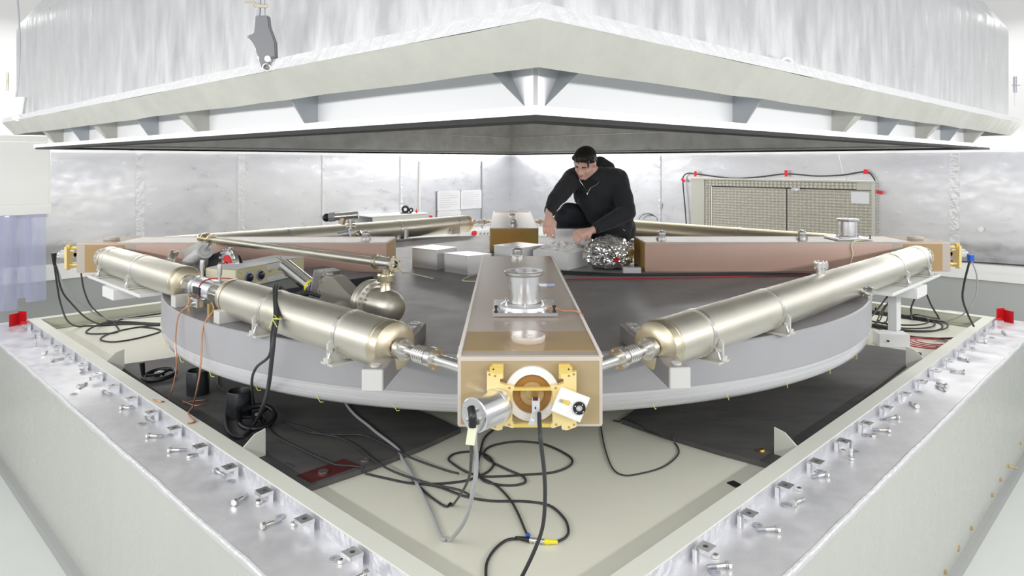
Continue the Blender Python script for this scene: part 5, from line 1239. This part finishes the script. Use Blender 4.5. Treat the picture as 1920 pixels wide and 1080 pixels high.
# left entrance: white cabinet and plastic strip curtain
Rw = 5.0
A = bb(-60, 290, Rw, -1); B = bb(95, 290, Rw, -1)
def EB(nm, u0, u1, z0, z1, th, mt, T, off=0):
    a = bb(u0, 300, Rw-off, -1); b = bb(u1, 300, Rw-off, -1); a.z = z0; b.z = z1; c = (a+b)/2-nL*th/2
    return MB().box(c, (math.hypot(a.x-b.x, a.y-b.y), th, abs(z1-z0)), rz=rzL, bev=.003).build(nm, mt, T)
zq = bb(95, 384, Rw, -1).z; zt2 = bb(95, 289, Rw, -1).z
T = thing('air_lock_hood', 'cream white hood over the entrance at the left edge of the room', 'hood', Vector((A.x, A.y, zq)))
EB('hood_body', -160, 95, zq, zt2+.15, .24, 'offwhite', T); EB('hood_frame', -160, 92, zq+.01, zt2+.1, .01, 'white', T, .004); EB('bottom_ledge', -160, 96, zq-.075, zq-.0, .03, 'white', T, .02); EB('shadow_rail', -160, 90, zq-.10, zq-.07, .02, 'beam_end', T, .0)  # the rail is a narrow grey strip below the bottom ledge
zb2 = bb(88, 562, Rw, -1).z
T = thing('strip_curtain', 'clear bluish plastic strip curtain hanging below the cream hood', 'curtain', Vector((A.x, A.y, zb2)))
for k in range(7):
    u1 = 86-k*27; a = bb(u1-38, 300, Rw-.01-.012*(k % 2), -1); b = bb(u1, 300, Rw-.01-.012*(k % 2), -1)
    m = MB(); rows = []
    zlow = zb2+(.0 if k == 0 else -.0)+.05*math.sin(k*2.3)
    for j in range(9):
        z = zq-.075+(zlow-(zq-.075))*j/8
        rows.append([a.lerp(b, i/8).to_2d().to_3d()+Vector((0, 0, z))+nL*(.014*math.sin(i/8*PI)*(-1 if k % 2 else 1)+.012*noise.noise(Vector((i*.5, j*.6, k)))) for i in range(9)])
    m.strip(rows, closed=False); bmesh.ops.solidify(m.bm, geom=m.bm.faces[:], thickness=.003); m.build('plastic_strip', 'curtain', T)
# ================================================================ THE PERSON
def vox(parts, vs, smooth=4):
    """one closed skin round tapered limbs: parts = ('c', p0, r0, p1, r1) or ('e', centre, radii, rotation)"""
    m = MB()
    for q in parts:
        if q[0] == 'c':
            _, a, ra, b, rb = q; a = Vector(a); b = Vector(b); n = max(3, int((b-a).length/min(ra, rb)*2.2))
            for i in range(n+1):
                t = i/n; m.sphere(a.lerp(b, t), ra+(rb-ra)*t, seg=14)
        else:
            _, c, rad, R = q; m.sphere(c, 1, sc=rad, rot=R, seg=22)
    me = bpy.data.meshes.new('v'); m.bm.to_mesh(me); m.bm.free(); o = bpy.data.objects.new('v', me); C.objects.link(o)
    r = o.modifiers.new('r', 'REMESH'); r.mode = 'VOXEL'; r.voxel_size = vs
    s = o.modifiers.new('s', 'SMOOTH'); s.factor = .5; s.iterations = smooth
    dg = bpy.context.evaluated_depsgraph_get(); me2 = bpy.data.meshes.new_from_object(o.evaluated_get(dg))
    out = MB(); out.bm.from_mesh(me2); bpy.data.objects.remove(o); bpy.data.meshes.remove(me); bpy.data.meshes.remove(me2); return out
def P(u, v, y): return by(u, v, y)
PT = thing('person', 'dark-haired person in black hoodie crouching on the slab, looking down at the white boxes', 'person', (P(1120, 480, .5).x, .5, ZD))
sR, eR, wR = P(1074, 334, .44), P(1040, 376, .20), P(1029, 402, .10)
sL, eL, wL = P(1158, 335, .44), P(1176, 398, .30), P(1110, 432, .16)
neck0, neck1 = P(1118, 330, .45), P(1104, 312, .38)
chest, belly, pelvis = P(1118, 362, .47), P(1135, 402, .55), P(1150, 432, .64)
# head frame
hc = P(1096, 305, .33)
fw = Vector((-.42, -.72, -.55)).normalized(); up = Vector((-.10, -.45, .9)); up = (up-fw*up.dot(fw)).normalized(); rt = fw.cross(up).normalized()   # rt = person's right
HR = Matrix((rt, fw, up)).transposed()      # columns: x=right, y=forward, z=up
def H(x, y, z): return hc+rt*x+fw*y+up*z
head = [('e', H(0, -.012, .020), (.074, .092, .085), HR), ('e', H(0, .020, -.030), (.062, .068, .075), HR), ('e', H(0, .048, -.078), (.036, .034, .030), HR),
        ('c', H(-.045, .01, -.07), .022, H(-.012, .058, -.092), .018), ('c', H(.045, .01, -.07), .022, H(.012, .058, -.092), .018),
        ('c', H(0, .082, -.005), .010, H(0, .100, -.032), .013), ('e', H(.012, .092, -.036), (.009, .010, .008), HR), ('e', H(-.012, .092, -.036), (.009, .010, .008), HR),
        ('c', H(-.036, .074, .014), .011, H(-.012, .082, .012), .010), ('c', H(.036, .074, .014), .011, H(.012, .082, .012), .010),
        ('e', H(.032, .062, -.026), (.020, .016, .016), HR), ('e', H(-.032, .062, -.026), (.020, .016, .016), HR),
        ('c', H(-.016, .083, -.058), .008, H(.016, .083, -.058), .008), ('e', H(0, .078, -.080), (.016, .014, .014), HR),
        ('e', H(.075, -.006, -.008), (.010, .018, .031), HR), ('e', H(-.075, -.006, -.008), (.010, .018, .031), HR),
        ('c', H(0, -.03, -.05), .052, neck0, .058)]
# hands
def hand(w, k, f, side, curl, spread=.018, thumbdir=None):
    """w wrist, k knuckle centre, f finger direction; five separate bent fingers"""
    w = Vector(w); k = Vector(k); ax = (k-w).normalized(); f = Vector(f).normalized(); lat = Vector(side).normalized(); lat = (lat-ax*lat.dot(ax)).normalized()
    out = [('c', w-ax*.03, .026, w+ax*.01, .025), ('c', w, .024, k+lat*.022, .019), ('c', w, .024, k-lat*.022, .018), ('c', w+ax*.01, .023, k, .020)]
    palm_n = ax.cross(lat).normalized()
    if palm_n.dot(f) < 0: palm_n = -palm_n
    for i, (o, L) in enumerate(((.034, .9), (.0115, 1.0), (-.0115, .95), (-.034, .78))):
        b0 = k+lat*o+ax*.0; d1 = (ax*(1-curl*.35)+palm_n*curl*.55).normalized(); d2 = (ax*(1-curl*.9)+palm_n*curl).normalized(); d3 = (ax*(.7-curl*1.3)+palm_n*curl).normalized()
        p1 = b0+d1*.040*L; p2 = p1+d2*.026*L; p3 = p2+d3*.020*L
        out += [('c', b0, .0105, p1, .0093), ('c', p1, .0093, p2, .0083), ('c', p2, .0083, p3, .0072)]
    t0 = w+ax*.028+lat*.026; td = (ax*.75+lat*.45+palm_n*.6).normalized(); t1 = t0+td*.038; t2 = t1+(ax*.9+palm_n*.5-lat*.1).normalized()*.03
    out += [('c', t0-lat*.01, .014, t1, .0115), ('c', t1, .0115, t2, .009)]
    return out
kR = P(1029, 421, .065)
hR = hand(wR, kR, (0, .2, -1), (1, -.2, 0), .35)
kL = P(1090, 437, .10)
hL = hand(wL, kL, (-.6, 0, -.8), (0, -.85, -.5), .8)
arms = [('c', eR+(wR-eR)*.35, .03, wR, .026), ('c', eL+(wL-eL)*.35, .03, wL, .026)]
inner = [('c', eR, .034, eR+(wR-eR)*.4, .031), ('c', eL, .034, eL+(wL-eL)*.4, .031), ('c', sR, .045, eR, .036), ('c', sL, .045, eL, .036), ('c', sR, .05, sL, .05), ('c', neck0, .055, chest, .08), ('c', chest, .09, pelvis, .09)]
vox(head+hR+hL+arms+inner, .0052, 3).build('body', 'skin', PT)
# hair
hair = [('e', H(0, -.022, .036), (.080, .096, .074), HR), ('e', H(0, .012, .066), (.068, .066, .034), HR), ('e', H(0, -.060, -.005), (.074, .058, .068), HR),  ('c', H(-.066, .02, .045), .020, H(-.070, -.01, .012), .010), ('c', H(.066, .02, .045), .020, H(.070, -.01, .012), .010)]
for i in range(26):
    a = random.uniform(-.06, .06); b = random.uniform(-.05, .07); hair.append(('c', H(a, b, .084+random.uniform(0, .010)-abs(a)*.45), .011, H(a*1.1, b+.03, .088-abs(a)*.5-max(0, b)*.45), .005))
hb = vox(hair, .0048, 3).build('hair', 'hair', PT)
# face details
for sx in (-1, 1):
    MB().sphere(H(sx*.030, .0755, .0015), .0088, sc=(1.5, .6, .42), rot=HR).build('eyelid', 'lips', PT)
    MB().tube([H(sx*.014, .089, .017), H(sx*.030, .0865, .021), H(sx*.046, .074, .016)], lambda t: .0046*(1-.5*t)).build('eyebrow', 'hair', PT)
MB().tube([H(-.018, .083, -.060), H(-.008, .0905, -.058), H(0, .0915, -.0595), H(.008, .0905, -.058), H(.018, .083, -.060)], lambda t: .0038*math.sin(PI*min(max(t, .08), .92))).build('lips', 'lips', PT)
# trousers: right leg knee up (left in the photo), left leg kneeling
hipR, kneeR, ankR = P(1126, 424, .66), P(1054, 407, .30), P(1066, 482, .56)
hipL, kneeL, toeL = P(1166, 428, .66), P(1128, 462, .28), P(1165, 478, .66)
kneeR.y = .42; kneeR = P(1056, 408, .44); kneeL = P(1124, 462, .46)
legs = [('c', hipR, .115, kneeR, .068), ('c', kneeR, .066, ankR, .045), ('c', hipL, .105, kneeL, .070), ('c', kneeL, .066, toeL, .045), ('e', pelvis, (.145, .15, .12), None), ('c', hipR, .11, hipL, .11), ('c', pelvis, .125, belly, .125),
        ('c', P(1090, 400, .52), .070, P(1066, 396, .45), .066)]
vox(legs, .010, 5).build('trousers', 'jeans', PT)
MB().tube([P(1154, 425, .47), P(1164, 428, .49), P(1172, 433, .51)], .003).build('pocket_seam', 'chip', PT)
for a, d in ((Vector((ankR.x, ankR.y, ZD)), Vector((-.3, -.95, 0))), (Vector((toeL.x, toeL.y+.06, ZD)), Vector((.2, -.9, 0)))):
    d.normalize(); vox([('c', a+Vector((0, 0, .045)), .042, a+d*.14+Vector((0, 0, .032)), .034), ('c', a-d*.05+Vector((0, 0, .045)), .04, a+Vector((0, 0, .06)), .04)], .008, 4).build('shoe', 'shoe', PT)
# hoodie
hood = [('c', sR, .078, eR, .060), ('c', eR, .060, eR+(wR-eR)*.75, .043), ('c', sL, .080, eL, .064), ('c', eL, .064, eL+(wL-eL)*.45, .058), ('c', eL+(wL-eL)*.45, .058, eL+(wL-eL)*.85, .041),
        ('c', sR+Vector((.03, 0, -.01)), .095, sL+Vector((-.03, 0, -.01)), .098), ('e', chest, (.175, .130, .15), Euler((.35, .0, .0)).to_matrix()), ('c', chest, .135, belly, .145), ('c', belly, .145, pelvis+Vector((0, 0, .03)), .148),
        ('c', P(1170, 400, .55), .075, P(1168, 418, .60), .08), ('c', P(1105, 376, .42), .09, P(1120, 402, .44), .085)]
collar = [('c', P(1126, 303, .52), .042, P(1142, 316, .50), .050), ('c', P(1142, 316, .50), .048, P(1143, 335, .44), .036), ('c', P(1110, 302, .50), .034, P(1127, 306, .50), .040), ('c', P(1143, 335, .42), .034, P(1128, 343, .36), .022), ('c', P(1090, 322, .46), .034, P(1085, 335, .40), .028)]
hd = vox(hood+collar, .0095, 4)
for v in hd.bm.verts:
    n_ = v.normal; q_ = v.co*9; v.co = v.co+n_*(.007*noise.noise(q_)+.004*noise.noise(v.co*22))
hdo = hd.build('hoodie', 'hoodie', PT)
MB().cyl(eR+(wR-eR)*.66, eR+(wR-eR)*.86, .045, .040, seg=28, bev=.004).build('sleeve_cuff', 'hoodie', PT)
MB().cyl(eL+(wL-eL)*.72, eL+(wL-eL)*.92, .045, .038, seg=28, bev=.004).build('sleeve_cuff', 'hoodie', PT)
def proj_front(u, v, y0=.0):      # first point of the hoodie seen from the front at this place
    o = OC; r = ray(u, v).normalized(); mw = hdo.matrix_world if False else Matrix.Translation(ORG[hdo])
    ok, loc, nrm, idx = hdo.ray_cast(mw.inverted() @ o, r); return (mw @ loc) if ok else P(u, v, .3)
bpy.context.view_layer.update()
def along(pts, off=.002): return [proj_front(u, v)-ray(u, v).normalized()*off for u, v in pts]
MB().tube(along(((1085, 335), (1090, 343), (1096, 351), (1102, 358))), .0024, smooth=3).build('zip_edge', 'zip', PT)
MB().tube(along(((1123, 342), (1116, 348), (1108, 352), (1104, 358), (1101, 366))), .0024, smooth=3).build('zip_edge', 'zip', PT)
MB().poly(along(((1087, 336), (1101, 357), (1106, 351), (1121, 341), (1108, 334)), .001), along(((1087, 336), (1101, 357), (1106, 351), (1121, 341), (1108, 334)), .004)).build('tee_shirt', 'shirt', PT)
MB().tube(along(((1084, 340), (1085, 356), (1086, 372), (1087, 377)), .004), .003).build('drawstring', 'hoodie', PT)
MB().box(along(((1101, 363),), .004)[0], (.006, .004, .016)).build('zip_slider', 'zip', PT)
